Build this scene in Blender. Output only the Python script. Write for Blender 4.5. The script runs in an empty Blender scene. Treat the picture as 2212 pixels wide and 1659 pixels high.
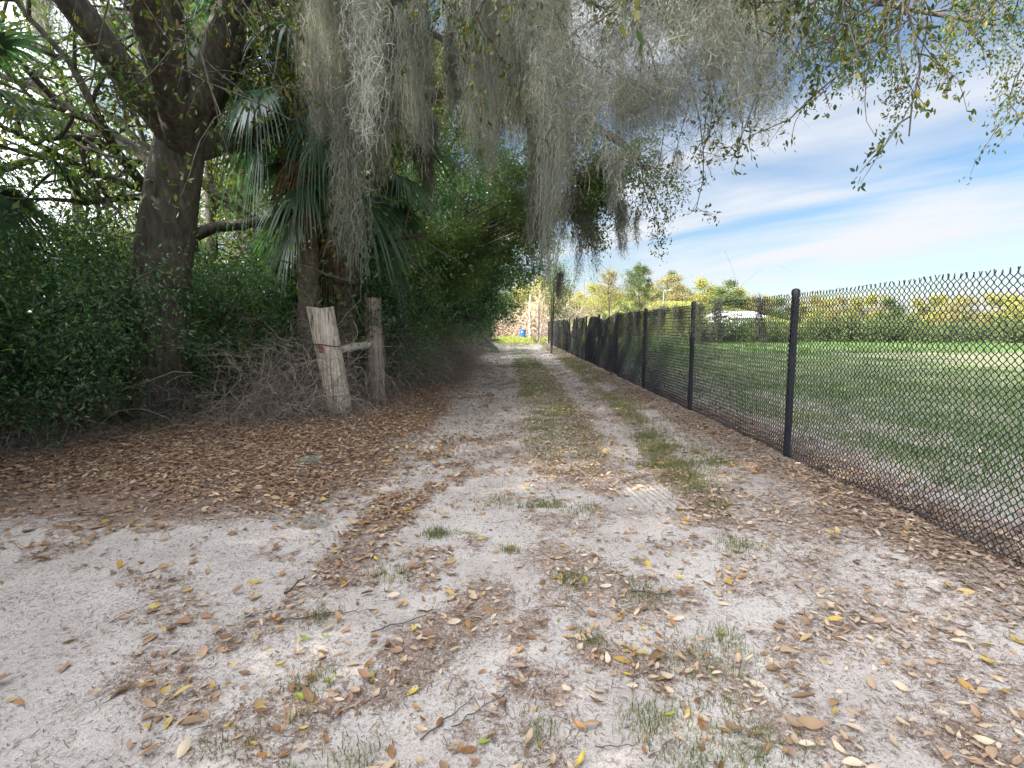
import bpy, math
import numpy as np

SC = bpy.context.scene
COL = SC.collection
R = np.random.default_rng(11)
TAU = 2 * math.pi

# ------------------------------------------------------------------ camera numbers
F = 554.0
CAMZ = 1.52
PITCH = math.atan(58 / F)
KP = 1024 / 2211.0


def at(x, y, Y):
    """world point seen at photo position (x, y) (2211-wide view) at distance Y along the lane"""
    dx = (x * KP - 512) / F
    dz = (384 - y * KP) / F
    c, s = math.cos(PITCH), math.sin(PITCH)
    d = np.array([dx, c + dz * s, -s + dz * c])
    t = Y / d[1]
    return np.array([0, 0, CAMZ]) + d * t


# ------------------------------------------------------------------ numpy noise
_H = np.random.default_rng(5).random((256, 256))


def vnoise(x, y):
    x = np.asarray(x, float); y = np.asarray(y, float)
    xi = np.floor(x).astype(int); yi = np.floor(y).astype(int)
    fx = x - xi; fy = y - yi
    fx = fx * fx * (3 - 2 * fx); fy = fy * fy * (3 - 2 * fy)
    a = _H[xi & 255, yi & 255]; b = _H[(xi + 1) & 255, yi & 255]
    c = _H[xi & 255, (yi + 1) & 255]; d = _H[(xi + 1) & 255, (yi + 1) & 255]
    return (a * (1 - fx) + b * fx) * (1 - fy) + (c * (1 - fx) + d * fx) * fy


def fbm(x, y, o=4):
    s = 0; a = .5; t = 0
    x = np.asarray(x, float); y = np.asarray(y, float)
    for i in range(o):
        s = s + a * vnoise(x + 17.3 * i, y + 9.1 * i); t += a
        a *= .5; x = x * 2.03; y = y * 2.03
    return s / t


def sstep(a, b, x):
    t = np.clip((np.asarray(x, float) - a) / (b - a), 0, 1)
    return t * t * (3 - 2 * t)


def norm(v):
    return v / np.maximum(np.linalg.norm(v, axis=-1, keepdims=True), 1e-9)


# ------------------------------------------------------------------ mesh builder
class MB:
    def __init__(self):
        self.v = []; self.f = []; self.n = 0

    def add(self, v, f, m=0):
        v = np.asarray(v, np.float32).reshape(-1, 3)
        f = np.asarray(f, np.int64)
        if len(v) == 0 or len(f) == 0:
            return self
        self.v.append(v); self.f.append((f + self.n, m)); self.n += len(v)
        return self

    def build(self, name, mats, parent=None, smooth=True):
        V = np.concatenate(self.v)
        me = bpy.data.meshes.new(name)
        me.vertices.add(len(V)); me.vertices.foreach_set('co', V.ravel())
        li = np.concatenate([f.ravel() for f, _ in self.f]).astype(np.int32)
        tot = np.concatenate([np.full(len(f), f.shape[1], np.int32) for f, _ in self.f])
        mi = np.concatenate([np.full(len(f), m, np.int32) for f, m in self.f])
        st = np.concatenate([[0], np.cumsum(tot)[:-1]]).astype(np.int32)
        me.loops.add(len(li)); me.loops.foreach_set('vertex_index', li)
        me.polygons.add(len(tot)); me.polygons.foreach_set('loop_start', st)
        me.polygons.foreach_set('material_index', mi)
        me.polygons.foreach_set('use_smooth', np.full(len(tot), smooth))
        me.update(calc_edges=True); me.validate()
        for m in (mats if isinstance(mats, (list, tuple)) else [mats]):
            me.materials.append(m)
        o = bpy.data.objects.new(name, me); COL.objects.link(o)
        if parent is not None:
            o.parent = parent
        return o


def tag(o, label=None, cat=None, group=None, kind=None):
    if label: o['label'] = label
    if cat: o['category'] = cat
    if group: o['group'] = group
    if kind: o['kind'] = kind
    return o


def empty(name, loc=(0, 0, 0), rz=0, label=None, cat=None, group=None):
    o = bpy.data.objects.new(name, None); COL.objects.link(o)
    o.location = tuple(float(a) for a in loc); o.rotation_euler = (0, 0, rz)
    o.empty_display_size = .2
    return tag(o, label, cat, group)


def copy_tree(o, loc, rz=0, sc=(1, 1, 1), label=None, group=None, parent=None):
    c = o.copy(); COL.objects.link(c)
    if parent is not None:
        c.parent = parent
    else:
        c.location = tuple(float(a) for a in loc); c.rotation_euler = (0, 0, rz)
        c.scale = (sc, sc, sc) if not isinstance(sc, (tuple, list)) else sc
        if label: c['label'] = label
        if group: c['group'] = group
    for ch in list(o.children):
        copy_tree(ch, None, parent=c)
    return c


# ------------------------------------------------------------------ geometry helpers
def tubes(P, Rr, s=3, cap=False):
    P = np.asarray(P, float)
    if P.ndim == 2: P = P[None]
    N, K, _ = P.shape
    Rr = np.broadcast_to(np.asarray(Rr, float), (N, K)) if np.ndim(Rr) < 2 else np.asarray(Rr, float)
    T = norm(np.gradient(P, axis=1))
    ref = np.where(np.abs(T[:, :1, 2:3]) > .8, np.array([1., 0, 0]), np.array([0, 0, 1.]))
    ref = np.broadcast_to(ref, T.shape)
    U = norm(np.cross(T, ref)); W = np.cross(T, U)
    a = np.arange(s) / s * TAU
    V = P[:, :, None] + Rr[:, :, None, None] * (np.cos(a)[:, None] * U[:, :, None] + np.sin(a)[:, None] * W[:, :, None])
    idx = np.arange(N * K * s).reshape(N, K, s)
    A = idx[:, :-1]; B = idx[:, 1:]
    q = np.stack([A, np.roll(A, -1, 2), np.roll(B, -1, 2), B], -1).reshape(-1, 4)
    return V.reshape(-1, 3), q


def capfan(ring):
    """fan indices are made by the caller through add(); ring (s,3)"""
    s = len(ring)
    V = np.vstack([ring, ring.mean(0)])
    f = np.array([[i, (i + 1) % s, s] for i in range(s)])
    return V, f


def ribbons(P, W, side):
    """P (N,K,3) W (N,K) side (N,3) or (N,K,3)"""
    P = np.asarray(P, float)
    N, K, _ = P.shape
    W = np.broadcast_to(np.asarray(W, float), (N, K))
    if side.ndim == 2: side = side[:, None]
    h = side * W[..., None] * .5
    V = np.stack([P - h, P + h], 2)
    idx = np.arange(N * K * 2).reshape(N, K, 2)
    q = np.stack([idx[:, :-1, 0], idx[:, :-1, 1], idx[:, 1:, 1], idx[:, 1:, 0]], -1).reshape(-1, 4)
    return V.reshape(-1, 3), q


def rdir(n, g=R):
    return norm(g.normal(size=(n, 3)))


def leaves(c, d, L, W, g=R, fold=.25):
    """small folded leaf, 2 triangles"""
    n = len(c)
    d = norm(d)
    s = norm(np.cross(d, rdir(n, g) + [.35, 0, .55]))
    u = np.cross(s, d)
    L = np.broadcast_to(L, n)[:, None]; W = np.broadcast_to(W, n)[:, None]
    m = c + d * L * .45
    up = u * W * fold
    V = np.stack([c, m + s * W * .5 + up, c + d * L, m - s * W * .5 + up], 1)
    i = np.arange(n)[:, None] * 4
    f = np.concatenate([i + [0, 1, 2], i + [0, 2, 3]])
    return V.reshape(-1, 3), f


def lens(c, d, u, L, W, fold=.2, curl=.15):
    """larger lens-shaped leaf with a midrib fold and a curl: 10 verts, 4 quads x2"""
    n = len(c)
    d = norm(d); s = norm(np.cross(d, u)); u = np.cross(s, d)
    L = np.broadcast_to(L, n)[:, None]; W = np.broadcast_to(W, n)[:, None]
    fold = np.broadcast_to(fold, n)[:, None]; curl = np.broadcast_to(curl, n)[:, None]
    rows = []
    for t, w in ((0, .03), (.22, .72), (.5, 1.), (.78, .7), (1., .03)):
        mid = c + d * L * t + u * L * curl * (4 * (t - .5) ** 2)
        off = s * W * .5 * w; up = u * W * w * fold
        rows += [mid - off + up, mid, mid + off + up]
    V = np.stack(rows, 1)
    f = []
    for k in range(4):
        a = k * 3
        f += [[a, a + 1, a + 4, a + 3], [a + 1, a + 2, a + 5, a + 4]]
    f = (np.arange(n)[:, None, None] * 15 + np.array(f)[None]).reshape(-1, 4)
    return V.reshape(-1, 3), f


def lathe(prof, s=24, c=(0, 0)):
    prof = np.asarray(prof, float)
    a = np.arange(s) / s * TAU
    V = np.stack([c[0] + prof[:, None, 0] * np.cos(a), c[1] + prof[:, None, 0] * np.sin(a), np.repeat(prof[:, 1:2], s, 1)], -1)
    idx = np.arange(len(prof) * s).reshape(len(prof), s)
    A = idx[:-1]; B = idx[1:]
    q = np.stack([A, np.roll(A, -1, 1), np.roll(B, -1, 1), B], -1).reshape(-1, 4)
    return V.reshape(-1, 3), q


def box(x0, x1, y0, y1, z0, z1):
    V = np.array([[x, y, z] for z in (z0, z1) for y in (y0, y1) for x in (x0, x1)], float)
    f = np.array([[0, 2, 3, 1], [4, 5, 7, 6], [0, 1, 5, 4], [2, 6, 7, 3], [0, 4, 6, 2], [1, 3, 7, 5]])
    return V, f


def smooth_path(pts, k):
    """Catmull-Rom through control points -> k points"""
    p = np.asarray(pts, float)
    p = np.vstack([2 * p[0] - p[1], p, 2 * p[-1] - p[-2]])
    n = len(p) - 3
    t = np.linspace(0, n - 1e-6, k)
    i = t.astype(int); f = (t - i)[:, None]
    a, b, c, d = p[i], p[i + 1], p[i + 2], p[i + 3]
    return .5 * ((2 * b) + (c - a) * f + (2 * a - 5 * b + 4 * c - d) * f ** 2 + (3 * b - a - 3 * c + d) * f ** 3)


# ------------------------------------------------------------------ materials
def mat(name):
    m = bpy.data.materials.new(name); m.use_nodes = True
    nt = m.node_tree; nt.nodes.clear()
    return m, nt, nt.nodes, nt.links


def nd(nt, t, **kw):
    n = nt.nodes.new(t)
    for k, v in kw.items():
        if k.startswith('i_'):
            n.inputs[k[2:].replace('_', ' ')].default_value = v
        else:
            setattr(n, k, v)
    return n


def ramp(nt, stops, interp='LINEAR'):
    n = nt.nodes.new('ShaderNodeValToRGB')
    e = n.color_ramp.elements
    n.color_ramp.interpolation = interp
    while len(e) < len(stops): e.new(.5)
    for el, (p, c) in zip(e, stops):
        el.position = p; el.color = (*c, 1)
    return n


def foliage(name, cols, rough=.5, trans=.35, tcol=(1.2, 1.3, .6), clump=0.0, spec=.3):
    """leaf colours picked per leaf, some light let through"""
    m, nt, N, L = mat(name)
    geo = nd(nt, 'ShaderNodeNewGeometry')
    k = len(cols)
    rp = ramp(nt, [(i / max(1, k - 1), c) for i, c in enumerate(cols)])
    L.new(geo.outputs['Random Per Island'], rp.inputs[0])
    b = nd(nt, 'ShaderNodeBsdfPrincipled')
    b.inputs['Roughness'].default_value = rough
    b.inputs['Specular IOR Level'].default_value = spec
    L.new(rp.outputs[0], b.inputs['Base Color'])
    out = nd(nt, 'ShaderNodeOutputMaterial')
    if trans > 0:
        tr = nd(nt, 'ShaderNodeBsdfTranslucent')
        mx = nd(nt, 'ShaderNodeMixRGB', blend_type='MULTIPLY'); mx.inputs[0].default_value = 1
        L.new(rp.outputs[0], mx.inputs[1]); mx.inputs[2].default_value = (*tcol, 1)
        L.new(mx.outputs[0], tr.inputs['Color'])
        ms = nd(nt, 'ShaderNodeMixShader'); ms.inputs[0].default_value = trans
        L.new(b.outputs[0], ms.inputs[1]); L.new(tr.outputs[0], ms.inputs[2])
        L.new(ms.outputs[0], out.inputs[0])
    else:
        L.new(b.outputs[0], out.inputs[0])
    return m


def rough_mat(name, cols, scale=(8, 8, 8), rough=.85, bump=.4, detail=6, dist=.02, spec=.3, metallic=0):
    m, nt, N, L = mat(name)
    tc = nd(nt, 'ShaderNodeTexCoord'); mp = nd(nt, 'ShaderNodeMapping')
    mp.inputs['Scale'].default_value = scale
    L.new(tc.outputs['Object'], mp.inputs[0])
    nz = nd(nt, 'ShaderNodeTexNoise'); nz.inputs['Scale'].default_value = 1; nz.inputs['Detail'].default_value = detail
    nz.inputs['Roughness'].default_value = .65
    L.new(mp.outputs[0], nz.inputs['Vector'])
    k = len(cols)
    rp = ramp(nt, [(.28 + .44 * i / max(1, k - 1), c) for i, c in enumerate(cols)])
    L.new(nz.outputs[0], rp.inputs[0])
    b = nd(nt, 'ShaderNodeBsdfPrincipled'); b.inputs['Roughness'].default_value = rough
    b.inputs['Specular IOR Level'].default_value = spec; b.inputs['Metallic'].default_value = metallic
    L.new(rp.outputs[0], b.inputs['Base Color'])
    bp = nd(nt, 'ShaderNodeBump'); bp.inputs['Strength'].default_value = bump; bp.inputs['Distance'].default_value = dist
    L.new(nz.outputs[0], bp.inputs['Height']); L.new(bp.outputs[0], b.inputs['Normal'])
    out = nd(nt, 'ShaderNodeOutputMaterial'); L.new(b.outputs[0], out.inputs[0])
    return m


M = {}
M['bark'] = rough_mat('bark', [(.03, .026, .022), (.09, .078, .066), (.16, .145, .125)], (14, 14, 4), .9, .8, 8)
M['twig'] = foliage('twig_bark', [(.05, .042, .035), (.085, .07, .06), (.12, .105, .09)], .9, 0)
M['oak_leaf'] = foliage('oak_leaf', [(.055, .10, .035), (.085, .14, .045), (.115, .175, .055), (.16, .21, .065)], .34, .45, (1.4, 1.5, .5), spec=.6)
M['near_leaf'] = foliage('near_oak_leaf', [(.03, .06, .022), (.045, .085, .028), (.06, .1, .035), (.2, .17, .03), (.05, .09, .03), (.11, .07, .035)], .4, .35, (1.3, 1.4, .6))
M['laurel_leaf'] = foliage('laurel_leaf', [(.04, .10, .05), (.06, .135, .06), (.085, .17, .07), (.13, .21, .07)], .27, .42, (1.3, 1.5, .6), spec=.8)
M['yellow_leaf'] = foliage('sunlit_tint_leaf', [(.09, .13, .025), (.16, .19, .035), (.24, .24, .045), (.13, .15, .04)], .5, .45, (1.3, 1.3, .5))  # yellow of sunlit oak leaves is put into the leaf colour
M['far_leaf'] = foliage('far_leaf', [(.21, .24, .06), (.29, .30, .08), (.36, .34, .10), (.32, .28, .10)], .6, .35, (1.2, 1.2, .6))
M['far_dark_leaf'] = foliage('far_dark_leaf', [(.06, .095, .04), (.09, .13, .045), (.13, .165, .055)], .6, .3)
M['tan_leaf'] = foliage('tan_leaf', [(.24, .22, .10), (.31, .27, .13), (.27, .25, .10), (.21, .21, .08)], .6, .35, (1.2, 1.1, .7))
M['moss'] = foliage('moss_strand', [(.14, .145, .115), (.21, .215, .175), (.29, .295, .25), (.19, .18, .145)], .95, .22, (1, 1, .85), spec=.05)
M['moss_pale'] = foliage('pale_moss_strand', [(.26, .27, .235), (.35, .36, .315), (.44, .44, .39), (.26, .24, .19)], .95, .2, (1, 1, .9), spec=.05)
M['dry_twig'] = foliage('dry_twig', [(.19, .155, .13), (.28, .235, .2), (.37, .32, .28), (.25, .205, .17)], .95, 0, spec=.1)
M['blond_twig'] = foliage('blond_twig', [(.46, .35, .23), (.6, .46, .31), (.42, .33, .24), (.56, .41, .29)], .9, 0, spec=.1)
M['pink_twig'] = foliage('pink_twig', [(.45, .32, .28), (.54, .4, .35), (.38, .28, .25)], .9, 0, spec=.1)
M['dark_twig'] = foliage('dark_twig', [(.05, .035, .032), (.085, .06, .055), (.12, .085, .075)], .9, 0, spec=.1)
M['vine'] = foliage('dead_vine', [(.05, .045, .045), (.085, .08, .075), (.15, .14, .125), (.06, .055, .055)], .95, 0, spec=.1)
M['frond'] = foliage('palm_frond', [(.05, .11, .07), (.075, .145, .09), (.11, .185, .115)], .3, .35, (1.2, 1.4, .7), spec=.8)
M['dead_frond'] = foliage('dead_palm_frond', [(.2, .12, .075), (.27, .17, .11), (.15, .09, .06)], .8, .15)
M['palm_trunk'] = rough_mat('palm_trunk', [(.05, .04, .032), (.12, .1, .08), (.2, .17, .14)], (10, 10, 14), .95, 1, 6)
M['grass'] = foliage('grass_blade', [(.10, .14, .05), (.14, .18, .07), (.19, .21, .095), (.28, .25, .16)], .6, .35, (1.2, 1.3, .6))
M['field_grass'] = foliage('field_grass_blade', [(.045, .12, .03), (.07, .155, .038), (.10, .18, .048), (.14, .175, .06)], .6, .35, (1.2, 1.3, .5))
M['grass_olive'] = foliage('olive_grass_blade', [(.10, .13, .045), (.15, .17, .06), (.2, .2, .09), (.27, .23, .13)], .6, .35, (1.2, 1.2, .6))
M['grass_green'] = foliage('green_grass_blade', [(.055, .11, .035), (.10, .165, .055), (.14, .195, .065), (.18, .205, .09)], .55, .35, (1.2, 1.4, .5))
M['litter'] = foliage('leaf_litter', [(.15, .085, .055), (.24, .135, .08), (.33, .2, .12), (.42, .3, .2), (.5, .39, .28), (.29, .18, .11), (.2, .125, .085)], .7, .12, (1.2, 1, .7), spec=.25)
M['litter_tan'] = foliage('tan_leaf_litter', [(.38, .27, .18), (.48, .37, .26), (.55, .45, .34), (.33, .2, .12), (.42, .32, .22)], .7, .12, (1.2, 1, .7), spec=.25)
M['litter_red'] = foliage('red_leaf_litter', [(.17, .115, .085), (.27, .19, .14), (.37, .28, .21), (.22, .14, .1), (.46, .37, .29), (.13, .09, .07)], .75, .1, spec=.2)
M['crumb'] = foliage('dark_crumb', [(.06, .04, .03), (.12, .085, .065), (.2, .15, .115), (.09, .06, .045), (.32, .26, .2), (.45, .38, .3), (.16, .11, .08)], .9, 0)
M['fence_steel'] = rough_mat('black_coated_steel', [(.01, .011, .018), (.02, .022, .034)], (60, 60, 60), .42, .1, spec=.5)
M['blue_plastic'] = rough_mat('blue_plastic', [(.01, .09, .5), (.014, .11, .58)], (20, 20, 20), .4, .05, spec=.5)
M['white_paint'] = rough_mat('white_paint', [(.7, .71, .72), (.8, .8, .8)], (2, 2, 2), .5, .05)
M['dark_plastic'] = rough_mat('dark_plastic', [(.01, .01, .012), (.02, .02, .022)], (30, 30, 30), .5, .05)
M['dull_steel'] = rough_mat('dull_grey_steel', [(.10, .11, .12), (.14, .15, .16)], (4, 4, 4), .6, .05)
M['galv'] = rough_mat('galvanised_steel', [(.32, .33, .34), (.42, .42, .42)], (4, 4, 4), .5, .05, metallic=.3)


def leaf_solid(name, c0, c1):
    m, nt, N, L = mat(name)
    tc = nd(nt, 'ShaderNodeTexCoord')
    nz = nd(nt, 'ShaderNodeTexNoise'); nz.inputs['Scale'].default_value = 60; nz.inputs['Detail'].default_value = 3
    L.new(tc.outputs['Object'], nz.inputs['Vector'])
    rp = ramp(nt, [(.35, c0), (.65, c1)]); L.new(nz.outputs[0], rp.inputs[0])
    b = nd(nt, 'ShaderNodeBsdfPrincipled'); b.inputs['Roughness'].default_value = .5
    L.new(rp.outputs[0], b.inputs['Base Color'])
    tr = nd(nt, 'ShaderNodeBsdfTranslucent'); L.new(rp.outputs[0], tr.inputs[0])
    ms = nd(nt, 'ShaderNodeMixShader'); ms.inputs[0].default_value = .15
    L.new(b.outputs[0], ms.inputs[1]); L.new(tr.outputs[0], ms.inputs[2])
    out = nd(nt, 'ShaderNodeOutputMaterial'); L.new(ms.outputs[0], out.inputs[0])
    return m


def wood_mat(name, cols, zs=.9, xs=38, patch=None):
    """weathered wood with long vertical checks"""
    m, nt, N, L = mat(name)
    tc = nd(nt, 'ShaderNodeTexCoord')
    mp = nd(nt, 'ShaderNodeMapping'); mp.inputs['Scale'].default_value = (xs, xs, zs)
    L.new(tc.outputs['Object'], mp.inputs[0])
    nz = nd(nt, 'ShaderNodeTexNoise'); nz.inputs['Scale'].default_value = 1; nz.inputs['Detail'].default_value = 7; nz.inputs['Roughness'].default_value = .7
    L.new(mp.outputs[0], nz.inputs['Vector'])
    rp = ramp(nt, [(.36 + .30 * i / (len(cols) - 1), c) for i, c in enumerate(cols)]); L.new(nz.outputs[0], rp.inputs[0])
    n2 = nd(nt, 'ShaderNodeTexNoise'); n2.inputs['Scale'].default_value = 5; n2.inputs['Detail'].default_value = 4
    L.new(tc.outputs['Object'], n2.inputs['Vector'])
    r2 = ramp(nt, [(.35, (.62, .55, .5)), (.6, (1, 1, 1))]); L.new(n2.outputs[0], r2.inputs[0])
    mx = nd(nt, 'ShaderNodeMixRGB', blend_type='MULTIPLY'); mx.inputs[0].default_value = .45
    L.new(rp.outputs[0], mx.inputs[1]); L.new(r2.outputs[0], mx.inputs[2])
    b = nd(nt, 'ShaderNodeBsdfPrincipled'); b.inputs['Roughness'].default_value = .9; b.inputs['Specular IOR Level'].default_value = .15
    L.new(mx.outputs[0], b.inputs['Base Color'])
    bp = nd(nt, 'ShaderNodeBump'); bp.inputs['Strength'].default_value = .9; bp.inputs['Distance'].default_value = .02
    L.new(nz.outputs[0], bp.inputs['Height']); L.new(bp.outputs[0], b.inputs['Normal'])
    out = nd(nt, 'ShaderNodeOutputMaterial'); L.new(b.outputs[0], out.inputs[0])
    return m


M['pale_wood'] = wood_mat('pale_weathered_wood', [(.06, .045, .036), (.46, .395, .325), (.64, .57, .49), (.74, .69, .61)])
M['dark_wood'] = wood_mat('dark_weathered_wood', [(.05, .04, .036), (.27, .215, .19), (.4, .335, .3), (.5, .43, .39)])
M['rail_wood'] = wood_mat('bleached_rail_wood', [(.25, .24, .2), (.58, .58, .52), (.72, .71, .66)], zs=12, xs=12)
M['rust'] = rough_mat('rusty_tin', [(.13, .04, .018), (.26, .1, .05)], (40, 40, 40), .8, .3)
M['wire'] = rough_mat('black_wire', [(.012, .011, .01), (.03, .024, .02)], (40, 40, 40), .6, .1)

# ------------------------------------------------------------------ ground
FX = 3.12  # fence line


def base_h(x, y):
    x = np.asarray(x, float); y = np.asarray(y, float)
    r = np.hypot(x - 28, (y - 112) * .8)
    h = 5.6 * (1 - sstep(6, 36, r))                       # grassy mound beyond the fence
    h = h + 2.2 * sstep(95, 150, y) * sstep(-20, 20, x)
    return h


def gh(x, y):
    x = np.asarray(x, float); y = np.asarray(y, float)
    near = 1 - sstep(50, 75, y)
    h = base_h(x, y)
    h = h - near * .05 * np.exp(-((x + .5) / .42) ** 2) * sstep(4, 7, y)
    h = h - near * .05 * np.exp(-((x - 1.5) / .3) ** 2) * sstep(4, 7, y)
    h = h + near * .10 * sstep(1.2, 2.6, -x) + near * .05 * sstep(2.1, 3., x)
    h = h + near * (.035 * (fbm(x * 1.1, y * 1.1, 3) - .5) + .018 * (fbm(x * 5 + 40, y * 5, 3) - .5))
    return h


def gpt(x, y):
    """ground point under photo position (x, y)"""
    a = at(x, y, 1.0) - np.array([0, 0, CAMZ]); t = CAMZ / -a[2]
    return a[0] * t, a[1] * t


def edge(pts):
    w = np.array([gpt(*p) for p in pts]); w = w[np.argsort(w[:, 1])]
    return lambda y: np.interp(y, w[:, 1], w[:, 0])


E_LEFT = edge([(1062, 745), (1040, 780), (965, 880), (900, 960), (850, 1050), (720, 1105), (560, 1150), (300, 1200)])
E_SL = edge([(1098, 745), (1112, 800), (1128, 880), (1135, 950), (1150, 1040)])
E_SR = edge([(1136, 745), (1175, 790), (1235, 860), (1290, 930), (1325, 1000), (1300, 1060)])
E_RIGHT = edge([(1168, 750), (1225, 800), (1320, 900), (1385, 1000), (1420, 1075), (1530, 1130), (1600, 1220), (1700, 1300)])
LITC = [(860, 1090, 740, 1210, 62, .8), (740, 1210, 690, 1250, 34, .6), (1055, 1295, 900, 1400, 62, .8), (900, 1400, 850, 1470, 46, .75), (850, 1470, 740, 1525, 30, .7), (690, 1545, 760, 1490, 20, .6), (870, 1192, 970, 1185, 16, .6),
        (935, 1050, 900, 1080, 24, .7), (950, 1002, 1010, 994, 13, .8), (1000, 942, 1110, 945, 11, .7), (1180, 1195, 1300, 1260, 60, .7), (1150, 1115, 1260, 1140, 34, .6), (1190, 1290, 1240, 1300, 30, .6), (1270, 1390, 1420, 1450, 40, .8),
        (1330, 1335, 1490, 1290, 34, .6), (1470, 1420, 1600, 1480, 48, .65), (1120, 1365, 1160, 1335, 26, .8), (1120, 1465, 1190, 1480, 36, .7), (1200, 1020, 1310, 1055, 34, .7), (1290, 1120, 1400, 1105, 22, .45), (1430, 1185, 1510, 1170, 20, .5),
        (1310, 1262, 1395, 1250, 13, .7), (990, 1590, 1070, 1560, 30, .55), (1140, 1600, 1200, 1640, 35, .55), (980, 1470, 1010, 1500, 22, .5), (640, 1420, 720, 1440, 14, .5), (1090, 960, 1130, 990, 18, .6), (640, 1270, 670, 1290, 14, .5),
        (1000, 860, 1060, 850, 10, .6), (1040, 815, 1090, 810, 7, .6), (880, 1260, 960, 1240, 14, .5), (500, 1380, 610, 1330, 40, .6), (300, 1450, 420, 1520, 45, .6), (1700, 1400, 1850, 1330, 50, .6), (1640, 1560, 1800, 1600, 50, .6), (480, 1580, 590, 1640, 35, .6)]
GRC = [(1390, 1560, 1500, 1500, 40, .5), (1515, 1660, 1640, 1600, 75, .6), (620, 1668, 800, 1640, 28, .55), (640, 1556, 690, 1540, 16, .7), (985, 1145, 1010, 1150, 16, .8), (1400, 945, 1490, 1035, 30, .85), (1330, 870, 1365, 895, 22, .85),
       (1120, 1105, 1200, 1090, 18, .5), (870, 1265, 915, 1255, 10, .5), (1240, 1165, 1290, 1170, 12, .5), (1560, 1375, 1640, 1420, 30, .6), (450, 1640, 560, 1600, 26, .4)]


def caps(lst, x, y, n):
    out = np.zeros_like(x)
    for x0, y0, x1, y1, w, s in lst:
        a = gpt(x0, y0); b = gpt(x1, y1)
        W = w * KP / F * math.hypot(.5 * (a[1] + b[1]), CAMZ)
        dx, dy = b[0] - a[0], b[1] - a[1]
        t = np.clip(((x - a[0]) * dx + (y - a[1]) * dy) / (dx * dx + dy * dy + 1e-9), 0, 1)
        d = np.hypot(x - a[0] - t * dx, (y - a[1] - t * dy) * .55) / W
        out = np.maximum(out, s * sstep(1.45, .45, d + n * 1.3))
    return out


def zones(x, y):
    """how much leaf litter and how much grass lies at a place"""
    x = np.asarray(x, float); y = np.asarray(y, float)
    n1 = fbm(x * 1.3 + 3, y * .9 + 5, 4) - .5
    n2 = fbm(x * 3.6 + 50, y * 2.6 + 9, 4) - .5
    nn = n1 * .6 + n2 * .7
    wid = .18 + .02 * np.clip(y, 0, 20)
    litL = sstep(.28, -.5, x - E_LEFT(y) + nn * .9) * sstep(3.5, 4.2, y + n1 - np.clip(-1.6 - x, 0, 3) * .1)
    litR = sstep(-.1, .3, x - E_RIGHT(y) + nn * .6)
    spots = sstep(.05, .22, n2 + n1 * .6) * .6
    lit = np.maximum.reduce([litL * .95, litR * np.clip(.5 + nn * 1.3 + .4 * sstep(2.3, 2.9, x), 0, 1), caps(LITC, x, y, nn), spots])
    ins = sstep(-.12, .2, x - E_SL(y) + nn * .3) * sstep(.1, -.15, x - E_SR(y) + nn * .3) * sstep(4.6, 6.0, y)
    pos = np.clip((x - E_SL(y)) / np.maximum(E_SR(y) - E_SL(y), .1), 0, 1)
    lit = np.maximum(lit, .18 * sstep(5, 11, y) * sstep(50, 40, y) * sstep(-.15, .1, n1 + .05) * (np.abs(x) < 3))
    lit = np.maximum(lit, ins * (.35 + .4 * sstep(.45, .8, pos) * sstep(24, 10, y)))
    gstrip = ins * sstep(5.4, 8.5, y + n1 * 3) * np.clip(.62 + nn * 1.2 - .2 * sstep(.6, .9, pos) * sstep(20, 8, y), 0, 1)
    gR = sstep(.0, .35, x - E_RIGHT(y)) * sstep(2.95, 2.5, x + nn * .4 - .12 * sstep(12, 24, y) + .35 * sstep(20, 8, y)) * sstep(5, 6.5, y) * np.clip(sstep(-.2, .12, n1 * .9 + n2 * .6 + .11 + .2 * sstep(10, 24, y)), 0, 1)
    field = sstep(FX - .05, FX + 1.0, x - n1 * .8 - .2 * sstep(13, 7, y)) * np.maximum(0.8 + .2 * sstep(-.1, .1, n1), sstep(FX + .8, FX + 3.2, x))
    end = sstep(43, 56, y + n1 * 10 - np.abs(x) * .2 + 4 * np.exp(-((x - .6) / .5) ** 2))
    mid = sstep(16, 40, y) * sstep(-1.6, -1., x) * .35
    gr = np.clip(np.maximum.reduce([gstrip, gR * .85, caps(GRC, x, y, nn), field, end, mid]), 0, 1)
    woods = sstep(-2.6, -3.4, x) * (1 - end) * sstep(2.5, 5, y)
    lit = np.maximum(lit * (1 - end), woods)
    gr = gr * (1 - woods)
    lit = lit * (1 - field * .9)
    return np.clip(lit, 0, 1), gr


def axis(vals):
    out = []
    for a, b, st in vals:
        out.append(np.arange(a, b, st))
    return np.concatenate(out)


def geom(a, b, n):
    return np.sign(a) * np.geomspace(abs(a), abs(b), n)


gx = np.concatenate([geom(-1500, -8, 22)[:-1], axis([(-8, -3.6, .25), (-3.6, 3.6, .06), (3.6, 10, .25)]), geom(10, 60, 22)[:-1], geom(60, 1500, 10)])
gy = np.concatenate([geom(-300, -1, 10)[:-1], axis([(-1, 1.4, .2), (1.4, 7, .05), (7, 14, .09), (14, 30, .18), (30, 64, .4)]), np.geomspace(64, 160, 44)[:-1], np.geomspace(160, 1800, 12)])
GX, GY = np.meshgrid(gx, gy)
GZ = gh(GX, GY)
lit, gr = zones(GX, GY)
mb = MB()
nx, ny = len(gx), len(gy)
idx = np.arange(nx * ny).reshape(ny, nx)
q = np.stack([idx[:-1, :-1], idx[:-1, 1:], idx[1:, 1:], idx[1:, :-1]], -1).reshape(-1, 4)
mb.add(np.stack([GX, GY, GZ], -1).reshape(-1, 3), q)


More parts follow.
